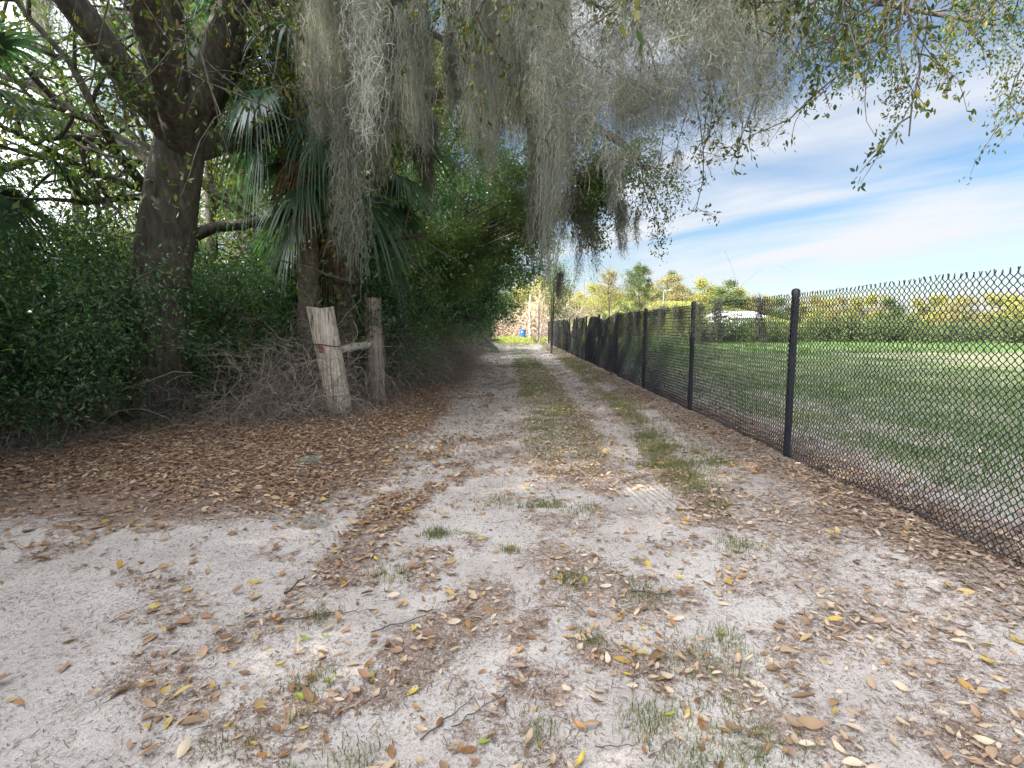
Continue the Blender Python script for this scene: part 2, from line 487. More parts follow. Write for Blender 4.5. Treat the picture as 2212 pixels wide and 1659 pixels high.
def ground_mat():
    m, nt, N, L = mat('sandy_ground')
    at_ = nd(nt, 'ShaderNodeAttribute', attribute_name='cover')
    sp = nd(nt, 'ShaderNodeSeparateColor'); L.new(at_.outputs['Color'], sp.inputs[0])
    tc = nd(nt, 'ShaderNodeTexCoord')

    def noise(scale, detail=4, rough=.6, vec=None, mapscale=None):
        n = nd(nt, 'ShaderNodeTexNoise'); n.inputs['Scale'].default_value = scale
        n.inputs['Detail'].default_value = detail; n.inputs['Roughness'].default_value = rough
        if mapscale:
            mp = nd(nt, 'ShaderNodeMapping'); mp.inputs['Scale'].default_value = mapscale
            L.new(tc.outputs['Object'], mp.inputs[0]); L.new(mp.outputs[0], n.inputs['Vector'])
        else:
            L.new(tc.outputs['Object'], n.inputs['Vector'])
        return n.outputs[0]

    def mixc(fac, a, b, mode='MIX'):
        x = nd(nt, 'ShaderNodeMixRGB', blend_type=mode)
        for i, s in ((0, fac), (1, a), (2, b)):
            if isinstance(s, (int, float)): x.inputs[i].default_value = s
            elif isinstance(s, tuple): x.inputs[i].default_value = (*s, 1)
            else: L.new(s, x.inputs[i])
        return x.outputs[0]

    def mth(op, a, b):
        x = nd(nt, 'ShaderNodeMath', operation=op)
        for i, s in ((0, a), (1, b)):
            if isinstance(s, (int, float)): x.inputs[i].default_value = s
            else: L.new(s, x.inputs[i])
        return x.outputs[0]

    def rmp(fac, stops):
        r = ramp(nt, stops); L.new(fac, r.inputs[0]); return r.outputs[0]

    sand = rmp(noise(1.7, 5), [(.3, (.40, .36, .335)), (.7, (.56, .52, .49))])
    grain = rmp(noise(160, 3, .7), [(.38, (.8, .77, .75)), (.55, (1, 1, 1)), (.75, (1.06, 1.06, 1.06))])
    sand = mixc(1, sand, grain, 'MULTIPLY')
    specks = rmp(noise(60, 5, .8, mapscale=(1, .7, 1)), [(.50, (0, 0, 0)), (.60, (.85, .85, .85))])
    clump = rmp(noise(5, 4), [(.38, (.15, .15, .15)), (.62, (1, 1, 1))])
    sand = mixc(mth('MULTIPLY', specks, clump), sand, (.17, .125, .105))
    litc = rmp(noise(55, 5, .8), [(.28, (.06, .04, .03)), (.45, (.16, .11, .085)), (.6, (.28, .205, .16)), (.75, (.42, .335, .27))])
    litc2 = rmp(noise(2.3, 3), [(.35, (.8, .75, .75)), (.65, (1.15, 1.1, 1.05))])
    litc = mixc(1, litc, litc2, 'MULTIPLY')
    grc = rmp(noise(30, 5, .8), [(.3, (.06, .08, .032)), (.5, (.11, .14, .052)), (.72, (.18, .20, .09))])
    grc2 = rmp(noise(.35, 4), [(.35, (.75, .85, .8)), (.65, (1.25, 1.15, .9))])
    grc = mixc(1, grc, grc2, 'MULTIPLY')
    br = noise(11, 8, .8)
    br2 = noise(60, 4, .8)
    bb = mth('ADD', mth('MULTIPLY', br, .6), mth('MULTIPLY', br2, .4))
    fl = rmp(mth('ADD', mth('MULTIPLY', sp.outputs[0], .55), mth('SUBTRACT', mth('MULTIPLY', bb, 2.4), 1.02)), [(.40, (0, 0, 0)), (.62, (.9, .9, .9))])
    fg = rmp(mth('ADD', mth('MULTIPLY', sp.outputs[1], .62), mth('SUBTRACT', mth('MULTIPLY', bb, 2.2), 1.0)), [(.45, (0, 0, 0)), (.75, (.95, .95, .95))])
    col = mixc(fl, sand, litc)
    col = mixc(fg, col, grc)
    b = nd(nt, 'ShaderNodeBsdfPrincipled'); b.inputs['Roughness'].default_value = .95; b.inputs['Specular IOR Level'].default_value = .1
    L.new(col, b.inputs['Base Color'])
    # tyre tread ribs along the two tracks, and grains
    wv = nd(nt, 'ShaderNodeTexWave', wave_type='BANDS', bands_direction='X'); wv.inputs['Scale'].default_value = 5.2
    wv.inputs['Distortion'].default_value = .8; wv.inputs['Detail'].default_value = 1
    mp = nd(nt, 'ShaderNodeMapping'); mp.inputs['Rotation'].default_value = (0, 0, math.radians(-7))
    L.new(tc.outputs['Object'], mp.inputs[0]); L.new(mp.outputs[0], wv.inputs['Vector'])
    tread = mth('MULTIPLY', wv.outputs[1], sp.outputs[2])
    hgt = mth('ADD', mth('MULTIPLY', noise(45, 5, .7), .7), mth('MULTIPLY', tread, .9))
    bp = nd(nt, 'ShaderNodeBump'); bp.inputs['Strength'].default_value = .7; bp.inputs['Distance'].default_value = .022
    L.new(hgt, bp.inputs['Height']); L.new(bp.outputs[0], b.inputs['Normal'])
    out = nd(nt, 'ShaderNodeOutputMaterial'); L.new(b.outputs[0], out.inputs[0])
    return m


M['ground'] = ground_mat()
ground = mb.build('ground', M['ground'])
tag(ground, 'pale sandy lane with leaf litter and grass running to the horizon', 'ground', kind='structure')
tread = sstep(3.2, 4.2, GY) * .7 * (np.exp(-((GX + .75) / .38) ** 4) + np.exp(-((GX - 1.2) / .28) ** 4)) * sstep(.42, .58, fbm(GX * .8 + 7, GY * .6, 3))
ca = ground.data.color_attributes.new('cover', 'FLOAT_COLOR', 'POINT')
arr = np.stack([lit, gr, np.clip(tread, 0, 1), np.ones_like(lit)], -1).reshape(-1).astype(np.float32)
ca.data.foreach_set('color', arr)
# beach of brightness: nothing else is stored

# ------------------------------------------------------------------ leaf litter, crumbs, grass (stuff)


def scatter(n, x0, x1, y0, y1, keep, power=1.0, g=R):
    """random ground points, more of them near the lens, kept with probability keep(x, y)"""
    x = g.uniform(x0, x1, n)
    y = y0 + (y1 - y0) * g.random(n) ** power
    k = g.random(n) < keep(x, y)
    x = x[k]; y = y[k]
    return np.stack([x, y, gh(x, y)], -1)


def lying_leaves(p, Lm, g=R, tilt=.35):
    n = len(p)
    a = g.uniform(0, TAU, n)
    d = norm(np.stack([np.cos(a), np.sin(a), g.normal(0, .22, n)], -1))
    u = norm(np.stack([g.normal(0, tilt, n), g.normal(0, tilt, n), np.where(g.random(n) < .8, 1., -1.)], -1))
    L = np.clip(g.lognormal(math.log(Lm), .38, n), Lm * .35, Lm * 1.9)
    c = p + np.stack([np.zeros(n), np.zeros(n), g.uniform(.004, .022, n)], -1)
    return lens(c, d, u, L, L * g.uniform(.34, .52, n), g.uniform(.05, .35, n), g.uniform(-.05, .22, n))


def litter_keep(lo, pw=1.3):
    def f(x, y):
        l, g_ = zones(x, y)
        return np.clip(lo + l ** pw, 0, 1)
    return f


mb = MB()
mb.add(*lying_leaves(scatter(85000, -5.5, -.4, 2, 14, lambda x, y: zones(x, y)[0] ** 1.2 * .9 * (.22 + .78 * sstep(3.7, 4.5, y - .3 * np.clip(-1.5 - x, 0, 2))), 1.25), .042))
mb.add(*lying_leaves(scatter(14000, -4.5, -.6, 13, 45, lambda x, y: zones(x, y)[0] ** 1.5, 1.2), .06))
tag(mb.build('leaf_litter', M['litter']), 'brown oak leaf litter banked along the foot of the left woods', 'leaf litter', kind='stuff')
mb = MB()
mb.add(*lying_leaves(scatter(46000, 1.0, 3.4, 2.6, 14, lambda x, y: zones(x, y)[0] ** 1.4 * sstep(1.1, 1.9, x) * (.4 + .4 * sstep(2.1, 2.8, x)), 1.2), .036, tilt=.22))
mb.add(*lying_leaves(scatter(6000, 1.9, 3.3, 14, 40, lambda x, y: zones(x, y)[0], 1.2), .06))
tag(mb.build('leaf_litter', M['litter_red']), 'reddish brown leaf litter lying along the foot of the chain link fence', 'leaf litter', kind='stuff')
mb = MB()
mb.add(*lying_leaves(scatter(26000, -1.9, 2.3, 1.5, 12, lambda x, y: np.clip(.035 + zones(x, y)[0] ** 2 * .55 * sstep(-1.0, .4, x + .2), 0, 1), 1.3), .04))
mb.add(*lying_leaves(scatter(7000, .1, 1.3, 5, 20, lambda x, y: .55 + 0 * x, 1.2), .042))
mb.add(*lying_leaves(scatter(9000, 3.15, 5.4, 3, 16, lambda x, y: np.clip(1 - zones(x, y)[1], 0, 1), 1.2), .05))
tag(mb.build('leaf_litter', M['litter_tan']), 'pale tan leaf litter gathered on the middle of the sandy lane', 'leaf litter', kind='stuff')

M['litter_orange'] = foliage('bright_leaf_litter', [(.2, .11, .055), (.35, .18, .07), (.44, .32, .07), (.42, .3, .19), (.24, .14, .08), (.3, .2, .12), (.17, .1, .06)], .55, .15, (1.2, 1, .7), spec=.3)
mb = MB()
mb.add(*lying_leaves(scatter(6500, -3.4, 3.2, 1.6, 9, lambda x, y: np.clip(.25 + .6 * zones(x, y)[0], 0, 1) * sstep(.3, .6, fbm(x * 1.8, y * 1.8, 3)), 1.3), .052, tilt=.45))
mb.add(*lying_leaves(scatter(8000, -1.5, 2.2, 5.5, 34, lambda x, y: .3 + .7 * sstep(.35, .6, fbm(x * 2, y * .8, 3)), 1.4), .045))
tag(mb.build('leaf_litter', M['litter_orange']), 'orange and yellow oak leaves scattered thinly over the whole near lane', 'leaf litter', kind='stuff')

# crumbs: bits of bark, needles and stalks strewn on the sand
p = scatter(420000, -3.0, 3.0, 1.5, 22, lambda x, y: np.clip(.2 + .8 * zones(x, y)[0] - .2 * zones(x, y)[1], 0, 1) * sstep(.3, .6, .25 + fbm(x * 2.2, y * 2.2, 3)), 1.5)
n = len(p); a = R.uniform(0, TAU, n)
d = np.stack([np.cos(a), np.sin(a), R.normal(0, .15, n)], -1)
L_ = R.lognormal(math.log(.015), .6, n) * (1 + .1 * np.clip(p[:, 1] - 4, 0, 30))
mid = p + np.array([0, 0, .004]) + R.normal(0, .002, (n, 3))
P = np.stack([mid - d * L_[:, None] * .5, mid + R.normal(0, .1, (n, 3)) * L_[:, None] + [0, 0, .002], mid + d * L_[:, None] * .5], 1)
side = norm(np.cross(d, [0, 0, 1.]) + R.normal(0, .3, (n, 3)))
mb = MB(); mb.add(*ribbons(P, R.uniform(.0015, .004, (n, 1)) * (1 + .12 * np.clip(p[:, 1:2] - 4, 0, 30)), side))
tag(mb.build('bark_crumbs', M['crumb']), 'dark crumbs of bark, stalks and needles strewn over the pale sand', 'debris', kind='stuff')


def grass_blades(p, h, w, g=R, lean=.55):
    n = len(p)
    a = g.uniform(0, TAU, n)
    d = np.stack([np.cos(a), np.sin(a), np.zeros(n)], -1)
    H = g.lognormal(0, .35, n) * h
    ln = np.abs(g.normal(0, lean, n))
    p1 = p + np.stack([d[:, 0] * H * ln * .4, d[:, 1] * H * ln * .4, H * .6], -1)
    p2 = p + np.stack([d[:, 0] * H * ln * 1.1, d[:, 1] * H * ln * 1.1, H * np.clip(1.05 - .35 * ln, .3, 1)], -1)
    P = np.stack([p - [0, 0, .01], p1, p2], 1)
    a2 = g.uniform(0, TAU, n)
    s = np.stack([np.cos(a2), np.sin(a2), np.zeros(n)], -1)
    W = np.stack([np.full(n, 1.), np.full(n, .8), np.full(n, .12)], -1) * w
    return ribbons(P, W, s)


def clumpy(x, y, s=4.0, a=.45, b=.6):
    return sstep(a, b, fbm(x * s + 31, y * s + 13, 3))


mb = MB()
mb.add(*grass_blades(scatter(130000, -.4, 1.7, 4.5, 26, lambda x, y: zones(x, y)[1] * (.35 + .65 * clumpy(x, y, 3)), 1.4), .035, .005))
mb.add(*grass_blades(scatter(15000, -1.6, 3.0, 20, 58, lambda x, y: zones(x, y)[1], 1.2), .05, .014))
tag(mb.build('grass', M['grass']), 'thin worn grass on the strip between the two wheel tracks', 'grass', kind='stuff')
mb = MB()
mb.add(*grass_blades(scatter(60000, 1.2, 3.0, 4.5, 26, lambda x, y: zones(x, y)[1] * clumpy(x, y, 3, .36, .5), 1.3), .045, .006))
mb.add(*grass_blades(scatter(30000, .3, 2.4, 1.5, 3.6, lambda x, y: zones(x, y)[1] * clumpy(x, y, 3, .36, .6)), .034, .0034, lean=.95))
mb.add(*grass_blades(scatter(40000, -2.4, -.2, 1.5, 3, lambda x, y: zones(x, y)[1] * clumpy(x, y, 3, .36, .6)), .034, .0034, lean=.95))
for cx, cy, s, k in ((-.55, 3.95, .05, 420), (-.02, 3.62, .035, 160), (-.72, 3.25, .09, 260), (.36, 3.2, .07, 300), (.75, 3.0, .08, 300), (.9, 2.4, .12, 420), (-1.0, 2.75, .05, 160), (.38, 2.55, .05, 140),
                     *[(*gpt(u_, v_), .13, 900) for u_, v_ in ((1400, 940), (1425, 965), (1450, 1000), (1480, 1030), (1345, 880), (1320, 862), (1415, 1000), (1500, 1050), (1550, 1000), (1370, 905))],
                     (1.55, 3.7, .08, 300), (.6, 4.4, .1, 300), (-.1, 4.7, .12, 300), (1.75, 4.6, .1, 300), (-.85, 2.2, .06, 160), (.1, 1.95, .07, 160), (.55, 2.0, .06, 160)):
    q = np.stack([R.normal(cx, s, k), R.normal(cy, s, k)], -1)
    mb.add(*grass_blades(np.column_stack([q, gh(q[:, 0], q[:, 1])]), .034, .0034, lean=.95))
tag(mb.build('grass', M['grass_olive']), 'low green grass tufts on the right verge and the near sand', 'grass', kind='stuff')
mb = MB()
mb.add(*grass_blades(scatter(110000, FX + .1, 17, 3, 34, lambda x, y: zones(x, y)[1] * (.35 + .65 * clumpy(x, y, 1.2)), 1.3), .06, .012))
mb.add(*grass_blades(scatter(40000, -14, 40, 30, 95, lambda x, y: zones(x, y)[1] * ((x > FX + .1) | (y > 55)), 1.2), .16, .05))
tag(mb.build('grass', M['field_grass']), 'mown green grass of the field behind the chain link fence', 'grass', kind='stuff')

M['grass_sunny'] = foliage('sunlit_tint_grass', [(.20, .24, .06), (.28, .3, .08), (.34, .33, .11), (.24, .28, .07)], .6, .4, (1.2, 1.2, .5))  # lighter, yellower blades: sunlit brightness is put into the colour
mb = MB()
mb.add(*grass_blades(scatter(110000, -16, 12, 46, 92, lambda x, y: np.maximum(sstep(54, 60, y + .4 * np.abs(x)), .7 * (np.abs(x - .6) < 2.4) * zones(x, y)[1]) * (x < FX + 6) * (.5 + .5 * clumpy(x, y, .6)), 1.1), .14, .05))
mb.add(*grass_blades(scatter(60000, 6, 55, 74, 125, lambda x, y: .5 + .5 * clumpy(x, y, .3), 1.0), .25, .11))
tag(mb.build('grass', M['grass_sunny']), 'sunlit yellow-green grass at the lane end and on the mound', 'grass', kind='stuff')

# ---- single fallen leaves on the near sand
LC = {'brown': leaf_solid('brown_leaf', (.16, .075, .03), (.27, .13, .05)), 'orange': leaf_solid('orange_leaf', (.3, .15, .055), (.41, .22, .085)),
      'yellow': leaf_solid('yellow_leaf', (.45, .32, .035), (.55, .42, .06)), 'tan': leaf_solid('pale_tan_leaf', (.42, .28, .17), (.52, .38, .26)),
      'green': leaf_solid('yellow_green_leaf', (.2, .28, .035), (.3, .36, .05))}
leaf_meshes = {}
for cn, m in LC.items():
    for k in range(3):
        mb = MB()
        v, f = lens(np.array([[-.03, 0, .006]]), np.array([[1., 0, .05 * k]]), np.array([[0, .15 * k - .1, 1.]]), .062, .028 - .003 * k, .12 + .12 * k, .02 + .1 * k)
        mb.add(v, f)
        v, f = tubes(np.array([[-.03, 0, .006], [-.037, .001, .007], [-.043, .004, .005]]), .0008, 3)
        mb.add(v, f)
        leaf_meshes[cn, k] = mb.build('fallen_leaf', m)
used = set()
cnt = 0
HAVE = []
for i in range(4000):
    if cnt >= 290: break
    y = 1.78 + 3.3 * R.random() ** 1.25
    x = R.uniform(-.75, .75) * (y * .53 + .35)
    if abs(x) > (y + .2) * .41: continue
    if HAVE and min((x - a) ** 2 + (y - b) ** 2 for a, b in HAVE) < .045 ** 2: continue
    if R.random() > .35 + .65 * sstep(.4, .6, fbm(x * 1.8, y * 1.8, 3)): continue
    HAVE.append((x, y))
    cn = R.choice(['brown', 'orange', 'yellow', 'tan', 'green'], p=[.36, .22, .13, .23, .06])
    k = int(R.integers(3))
    src = leaf_meshes[cn, k]
    if (cn, k) in used:
        o = src.copy(); COL.objects.link(o)
    else:
        o = src; used.add((cn, k))
    o.location = (x, y, float(gh(x, y)) + .002)
    o.rotation_euler = (R.normal(0, .2), R.normal(0, .2), R.uniform(0, TAU))
    s = float(np.clip(R.normal(.86, .2), .5, 1.35)); o.scale = (s, s, s)
    l, g_ = zones(x, y)
    bed = 'among short grass' if g_ > .4 else ('on dark leaf litter' if l > .45 else 'on bare pale sand')
    shape = ('flat', 'slightly folded', 'curled')[k]
    word = {'green': 'yellow-green'}.get(cn, cn)
    tag(o, f'{shape} {word} oak leaf lying {bed} of the lane', 'leaf', f'{shape} {word} fallen leaves {bed}')
    cnt += 1
for key, o in leaf_meshes.items():
    if key not in used: bpy.data.objects.remove(o)

# ---- twigs on the ground
tw_lab = [
    (at(640, 1316, 3.1), .25, .012, 1.5, 'thick black stick end lying on the sand at the far left'),
    (at(970, 1630, 2.0), .3, .006, .9, 'dark thin stick standing out beside the nearest grass tuft'),
    (at(1400, 1200, 3.8), .16, .006, 1.1, 'forked pale grey twig on the right wheel track sand'),
    (at(1330, 1655, 1.85), .16, .004, .1, 'slender dark twig on sand next to a green leaf at the front'),
    (at(1420, 1370, 3.0), .35, .006, -.3, 'long dry stalk across the leaf pile on the right sand'),
    (at(1395, 1540, 2.3), .2, .005, .4, 'short black twig in the sparse grass tuft on sand'),
    (at(880, 1420, 2.7), .4, .006, .6, 'long straw coloured stalk lying along the dark drift'),
    (at(760, 1400, 2.8), .25, .005, .3, 'thin grey twig pointing at the left drift of leaves'),
    (at(1040, 1600, 2.05), .3, .005, .8, 'bent grey twig on sand at the middle of the front'),
    (at(680, 1420, 2.75), .3, .008, .4, 'brown stick half buried in sand near the left edge'),
    (at(700, 1000, 6.0), .5, .018, -.3, 'broken reddish branch piece lying on the left litter'),
    (at(820, 970, 6.6), .7, .008, -.5, 'curved bare twig on the left leaf litter below the posts'),
    (at(860, 1105, 4.6), .5, .008, .1, 'dark straight twig bordering the left leaf litter'),
    (at(1240, 1395, 2.9), .25, .004, 2.0, 'dark upright twig stuck in the leaf clump mid lane'),
]
for pos, L_, r, a, lab in tw_lab:
    x, y = pos[0], pos[1]
    t = np.linspace(-.5, .5, 8)
    P = np.stack([x + np.cos(a) * t * L_ + R.normal(0, .008, 8), y + np.sin(a) * t * L_ + R.normal(0, .008, 8), 0 * t], -1)
    P[:, 2] = gh(P[:, 0], P[:, 1]) + r + np.abs(R.normal(0, .004, 8)) + .004
    mb = MB(); mb.add(*tubes(P - [x, y, 0], np.linspace(r, r * .5, 8) * .55, 6))
    b0 = P[4]; b1 = b0 + np.array([np.cos(a + .7), np.sin(a + .7), .1]) * L_ * .25
    mb.add(*tubes(np.linspace(b0, b1, 4) - [x, y, 0], np.linspace(r * .3, r * .15, 4), 5))
    o = mb.build('fallen_twig', M['twig']); o.location = (x, y, 0)
    tag(o, lab, 'twig', 'twigs fallen on the lane')

# little grey moss tufts lying on the ground
# (made after the moss generator below)

# ------------------------------------------------------------------ spanish moss generator


def moss_mesh(L, W, n, seed, w=.008, curl=.12, curls=10, name='spanish_moss', m=None, taper=.75, cw=None, jit=1.0, flat=.6, amp=.014):
    g = np.random.default_rng(seed)
    K = int(np.clip(L / .055, 8, 60))
    t = np.linspace(0, 1, K)
    nt_ = max(2, int(W / .10))
    tx = g.normal(0, W * .33, nt_); ty = g.normal(0, W * .33 * flat, nt_); tl = g.uniform(.45, 1.04, nt_); tl[0] = 1.05; tl[1] = .95
    k = g.integers(0, nt_, n)
    ln = L * np.where(g.random(n) < .5, g.uniform(.75, 1.0, n), g.uniform(.15, .85, n)) * tl[k]
    x0 = g.normal(0, W * .30, n); y0 = g.normal(0, W * .30 * flat, n)
    pull = taper * t[None] ** .7
    X = x0[:, None] * (1 - pull) + tx[k][:, None] * pull + (g.normal(0, .022, n)[:, None])
    Y = y0[:, None] * (1 - pull) + ty[k][:, None] * pull + (g.normal(0, .022, n)[:, None])
    sway = np.cumsum(g.normal(0, .016, (nt_, K)), 1); sway2 = np.cumsum(g.normal(0, .016, (nt_, K)), 1)
    # every strand coils on its own as it hangs
    A = g.lognormal(math.log(amp * jit), .5, n)[:, None]; ph = g.uniform(0, TAU, n)[:, None]
    fr = (ln / g.uniform(.09, .26, n))[:, None]
    wand = np.cumsum(g.normal(0, .009 * jit, (n, K)), 1)
    X = X + sway[k] + A * np.cos(ph + TAU * fr * t[None]) + wand
    Y = Y + sway2[k] + A * np.sin(ph * 1.7 + TAU * fr * t[None]) + wand[::-1]
    top = np.abs(g.normal(0, .05, n))[:, None] - .08 * (x0[:, None] / max(W, .1)) ** 2
    P = np.stack([X, Y, -ln[:, None] * t + top + A * .8 * np.sin(ph + 2.1 * TAU * fr * t[None])], -1)
    a = g.uniform(0, TAU, n)
    side = np.stack([np.cos(a), np.sin(a), np.zeros(n)], -1)
    mb = MB()
    Wd = w * (1 - .6 * t)[None] * np.clip(g.lognormal(-.15, .5, (n, 1)), .3, 2.4)
    mb.add(*ribbons(P, Wd, side))
    # curls: bent hooks that leave the strands
    m_ = n * curls
    i = g.integers(0, n, m_); f = g.random(m_) ** .8 * (K - 1.01); j = f.astype(int); f = (f - j)[:, None]
    B = P[i, j] * (1 - f) + P[i, j + 1] * f
    cl = g.lognormal(math.log(curl), .5, m_)[:, None]
    d0 = norm(np.stack([g.normal(0, 1, m_), g.normal(0, 1, m_), g.normal(-.5, .7, m_)], -1))
    q = norm(np.cross(d0, g.normal(0, 1, (m_, 3))))
    th = g.uniform(.8, 3.4, m_)[:, None]
    T6 = np.linspace(0, 1, 6)
    ang = th * T6[None]
    C6 = B[:, None] + (cl / th)[:, None] * (np.sin(ang)[..., None] * d0[:, None] + (1 - np.cos(ang))[..., None] * q[:, None])
    C6[..., 2] -= (cl * .35 * T6[None] ** 2)
    mb.add(*ribbons(C6, (cw or w * .6) * (1 - .55 * T6)[None], norm(np.cross(d0, q))* .6 + q * .0 + g.normal(0, .5, (m_, 3))))
    return mb.build(name, m or M['moss'])


MOSS_N = [0]


def moss(x, y0, y1, wpx, Y, n, label, group=None, m=None, **kw):
    """hang a beard whose top / bottom show at y0 / y1 of the photo, at distance Y"""
    a = at(x, y0, Y); b = at(x, y1, Y)
    L = a[2] - b[2]; W = wpx * KP * Y / F
    MOSS_N[0] += 1
    w = kw.pop('w', max(.0045, .0011 * Y)); curl = kw.pop('curl', .06 + .004 * Y)
    o = moss_mesh(L, W, int(n * 1.7), 100 + MOSS_N[0], w=w, curl=curl, m=m, **kw)
    o.location = a
    tag(o, label, 'spanish moss', group)
    return o


PM = M['moss_pale']
# named beards, nearest and most striking first
moss(797, -60, 368, 36, 4.2, 74, 'pale curly close-up spanish moss with bright tendrils, reaching down past the palm fronds', m=PM, w=.0045, curl=.09, curls=6, jit=1.25, cw=.004, taper=.85)
moss(747, 120, 600, 22, 7.0, 110, 'long thin ropey moss beard ending above the two wooden posts', curls=14, taper=.9, jit=1.2)
moss(1192, -40, 628, 64, 12.0, 420, 'long pale grey moss curtain hanging lowest over the lane near the utility stump', m=PM, curls=14, taper=.55)
moss(1160, 60, 610, 50, 12.9, 230, 'browner moss column touching the left of the longest pale curtain', curls=12, taper=.6)
moss(1035, -60, 320, 95, 8.5, 380, 'broad pale grey moss sheet hanging in the top middle of the canopy', m=PM, curls=11, taper=.4)
moss(1120, -60, 330, 90, 9.5, 380, 'wide grey moss sheet between the top middle sheet and the long curtain', curls=11, taper=.4)
moss(985, -60, 250, 26, 8.5, 170, 'dark narrow moss strip beside the sunlit yellow leaves', curls=11)
moss(885, -40, 340, 45, 8.0, 220, 'olive grey moss beard left of the sunlit yellow leaves', curls=12)
moss(690, 80, 310, 60, 7.5, 210, 'dense dark moss beard hanging before the upper palm fronds', curls=12)
moss(845, -50, 430, 46, 8.0, 220, 'dark olive moss beard right behind the pale curly close-up beard', curls=12)
moss(925, 260, 440, 50, 11, 170, 'dark grey moss beard above the drooping palm frond tip', curls=12)
moss(1270, 440, 620, 34, 13.5, 70, 'thin dark moss tuft dangling against the sky left of the saplings', curls=14, taper=.85)
moss(1340, 440, 560, 30, 13.2, 60, 'grey moss tuft with two short tails against blue sky', curls=14, taper=.85)
moss(1376, 455, 530, 8, 13.2, 14, 'single thin black-grey moss tail hanging from a curled dry leaf', curls=14, taper=.9)
moss(1240, 420, 545, 30, 13.5, 60, 'small grey moss tuft below the leafy bough near the long curtain', curls=14)
moss(1420, 330, 430, 14, 6.6, 16, 'sparse wiry moss strand dangling alone in open sky', curls=9, taper=.9, w=.005)
moss(1460, 330, 400, 16, 6.4, 14, 'short wiry moss strand beside the alone dangling one', curls=9, taper=.9, w=.005)
moss(1210, 590, 660, 14, 14, 26, 'short dark moss tail hanging in front of the far dry brush', curls=14, taper=.9)
moss(1215, 250, 520, 60, 12.8, 130, 'pale moss beard hanging through the leafy bough right of the long curtain', m=PM, curls=12)
moss(1330, 330, 470, 50, 12.8, 90, 'pale moss beard hanging through the outer end of the leafy bough', m=PM, curls=12)

# wisps in the right canopy: short tangled, sky shows through
GR = 'wispy moss tangles in the oak canopy against the sky'
LABR = 'wispy pale moss tangle snagged in the oak twigs against the sky'
wisp = []
for k in range(6):
    o = moss_mesh(1.0, .5, 36, 700 + k, w=.006, curl=.10, curls=12, m=M['moss'], taper=.3, jit=2.0, flat=.8, cw=.005)
    wisp.append(o); tag(o, LABR, 'spanish moss', GR)
first = [True] * 6


def place(protos, firsts, k, loc, rz, s, label=None, group=None):
    if firsts[k]:
        firsts[k] = False; o = protos[k]
    else:
        o = protos[k].copy(); COL.objects.link(o)
    o.location = tuple(float(v) for v in loc); o.rotation_euler = (0, 0, rz)
    o.scale = s if isinstance(s, tuple) else (s, s, s)
    if label: o['label'] = label
    if group: o['group'] = group
    return o


for i in range(96):
    u = R.uniform(1170, 1720); Y = R.uniform(3.7, 8.5)
    lim = 300 - 25 * abs(math.sin(u * .02)) - max(0, 1290 - u) * .2
    v = -170 + (lim + 95) * R.random() ** .75
    pz = at(u, v, Y)
    if pz[2] < 2.6: continue
    s = R.uniform(.55, 1.0) * (.5 + Y / 11)
    place(wisp, first, i % 6, pz, R.uniform(0, TAU), (s, s, s * R.uniform(.7, 1.1)))

# beards filling the upper left canopy, layered in depth
GL = 'moss beards layered in the canopy over the left woods'
LABL = 'grey-green moss beard among many layered over the left woods'
beard = []
for k in range(6):
    o = moss_mesh([1.6, 2.2, 2.8, 2.0, 1.4, 2.5][k], [.5, .6, .5, .8, .6, .9][k], [170, 200, 180, 230, 150, 250][k], 800 + k, w=.0095, curl=.11, curls=10, taper=.6, m=M['moss'])
    beard.append(o); tag(o, LABL, 'spanish moss', GL)
firstb = [True] * 6
for i in range(96):
    Y = R.uniform(9, 22); u = R.uniform(600, 1165) if i < 78 else R.uniform(0, 640)
    v = R.uniform(-170, 130 if u < 900 else 200)
    if u > 1060: v = min(v, 60)
    if 905 < u < 995: continue
    pz = at(u, v, Y)
    s = R.uniform(.75, 1.25) * (1 + (Y - 10) * .02)
    place(beard, firstb, i % 6, pz, R.uniform(0, TAU), (s * .8, s * .8, s * R.uniform(.8, 1.2)))
# nearer beards that make the thick curtain over the left of the lane
GF2 = 'nearer moss beards of the thick curtain over the lane'
for i in range(54):
    Y = R.uniform(6.2, 10.5); u = R.uniform(630, 1185)
    v = R.uniform(-190, 80) if u > 880 else R.uniform(-230, 50)
    if 905 < u < 995: continue
    if u > 1040: v = -190 + .3 * (v + 190)
    pz = at(u, v, Y); s = R.uniform(.5, .9)
    place(beard, firstb, i % 6, pz, R.uniform(0, TAU), (s * .68, s * .68, s * R.uniform(.9, 1.25)), 'grey moss beard of the thick curtain hanging over the left half of the lane', GF2)
# moss low in the scrub
GS = 'small moss beards in the left scrub'
for i in range(42):
    Y = R.uniform(11, 36); x = -2.3 - R.random() * 1.1; z = R.uniform(2.0, 4.4)
    s = R.uniform(.4, .8)
    place(beard, firstb, i % 6, (x, Y, z), R.uniform(0, TAU), (s * .8, s * .8, s * .95), 'small moss beard snagged in the dry scrub along the left verge', GS)

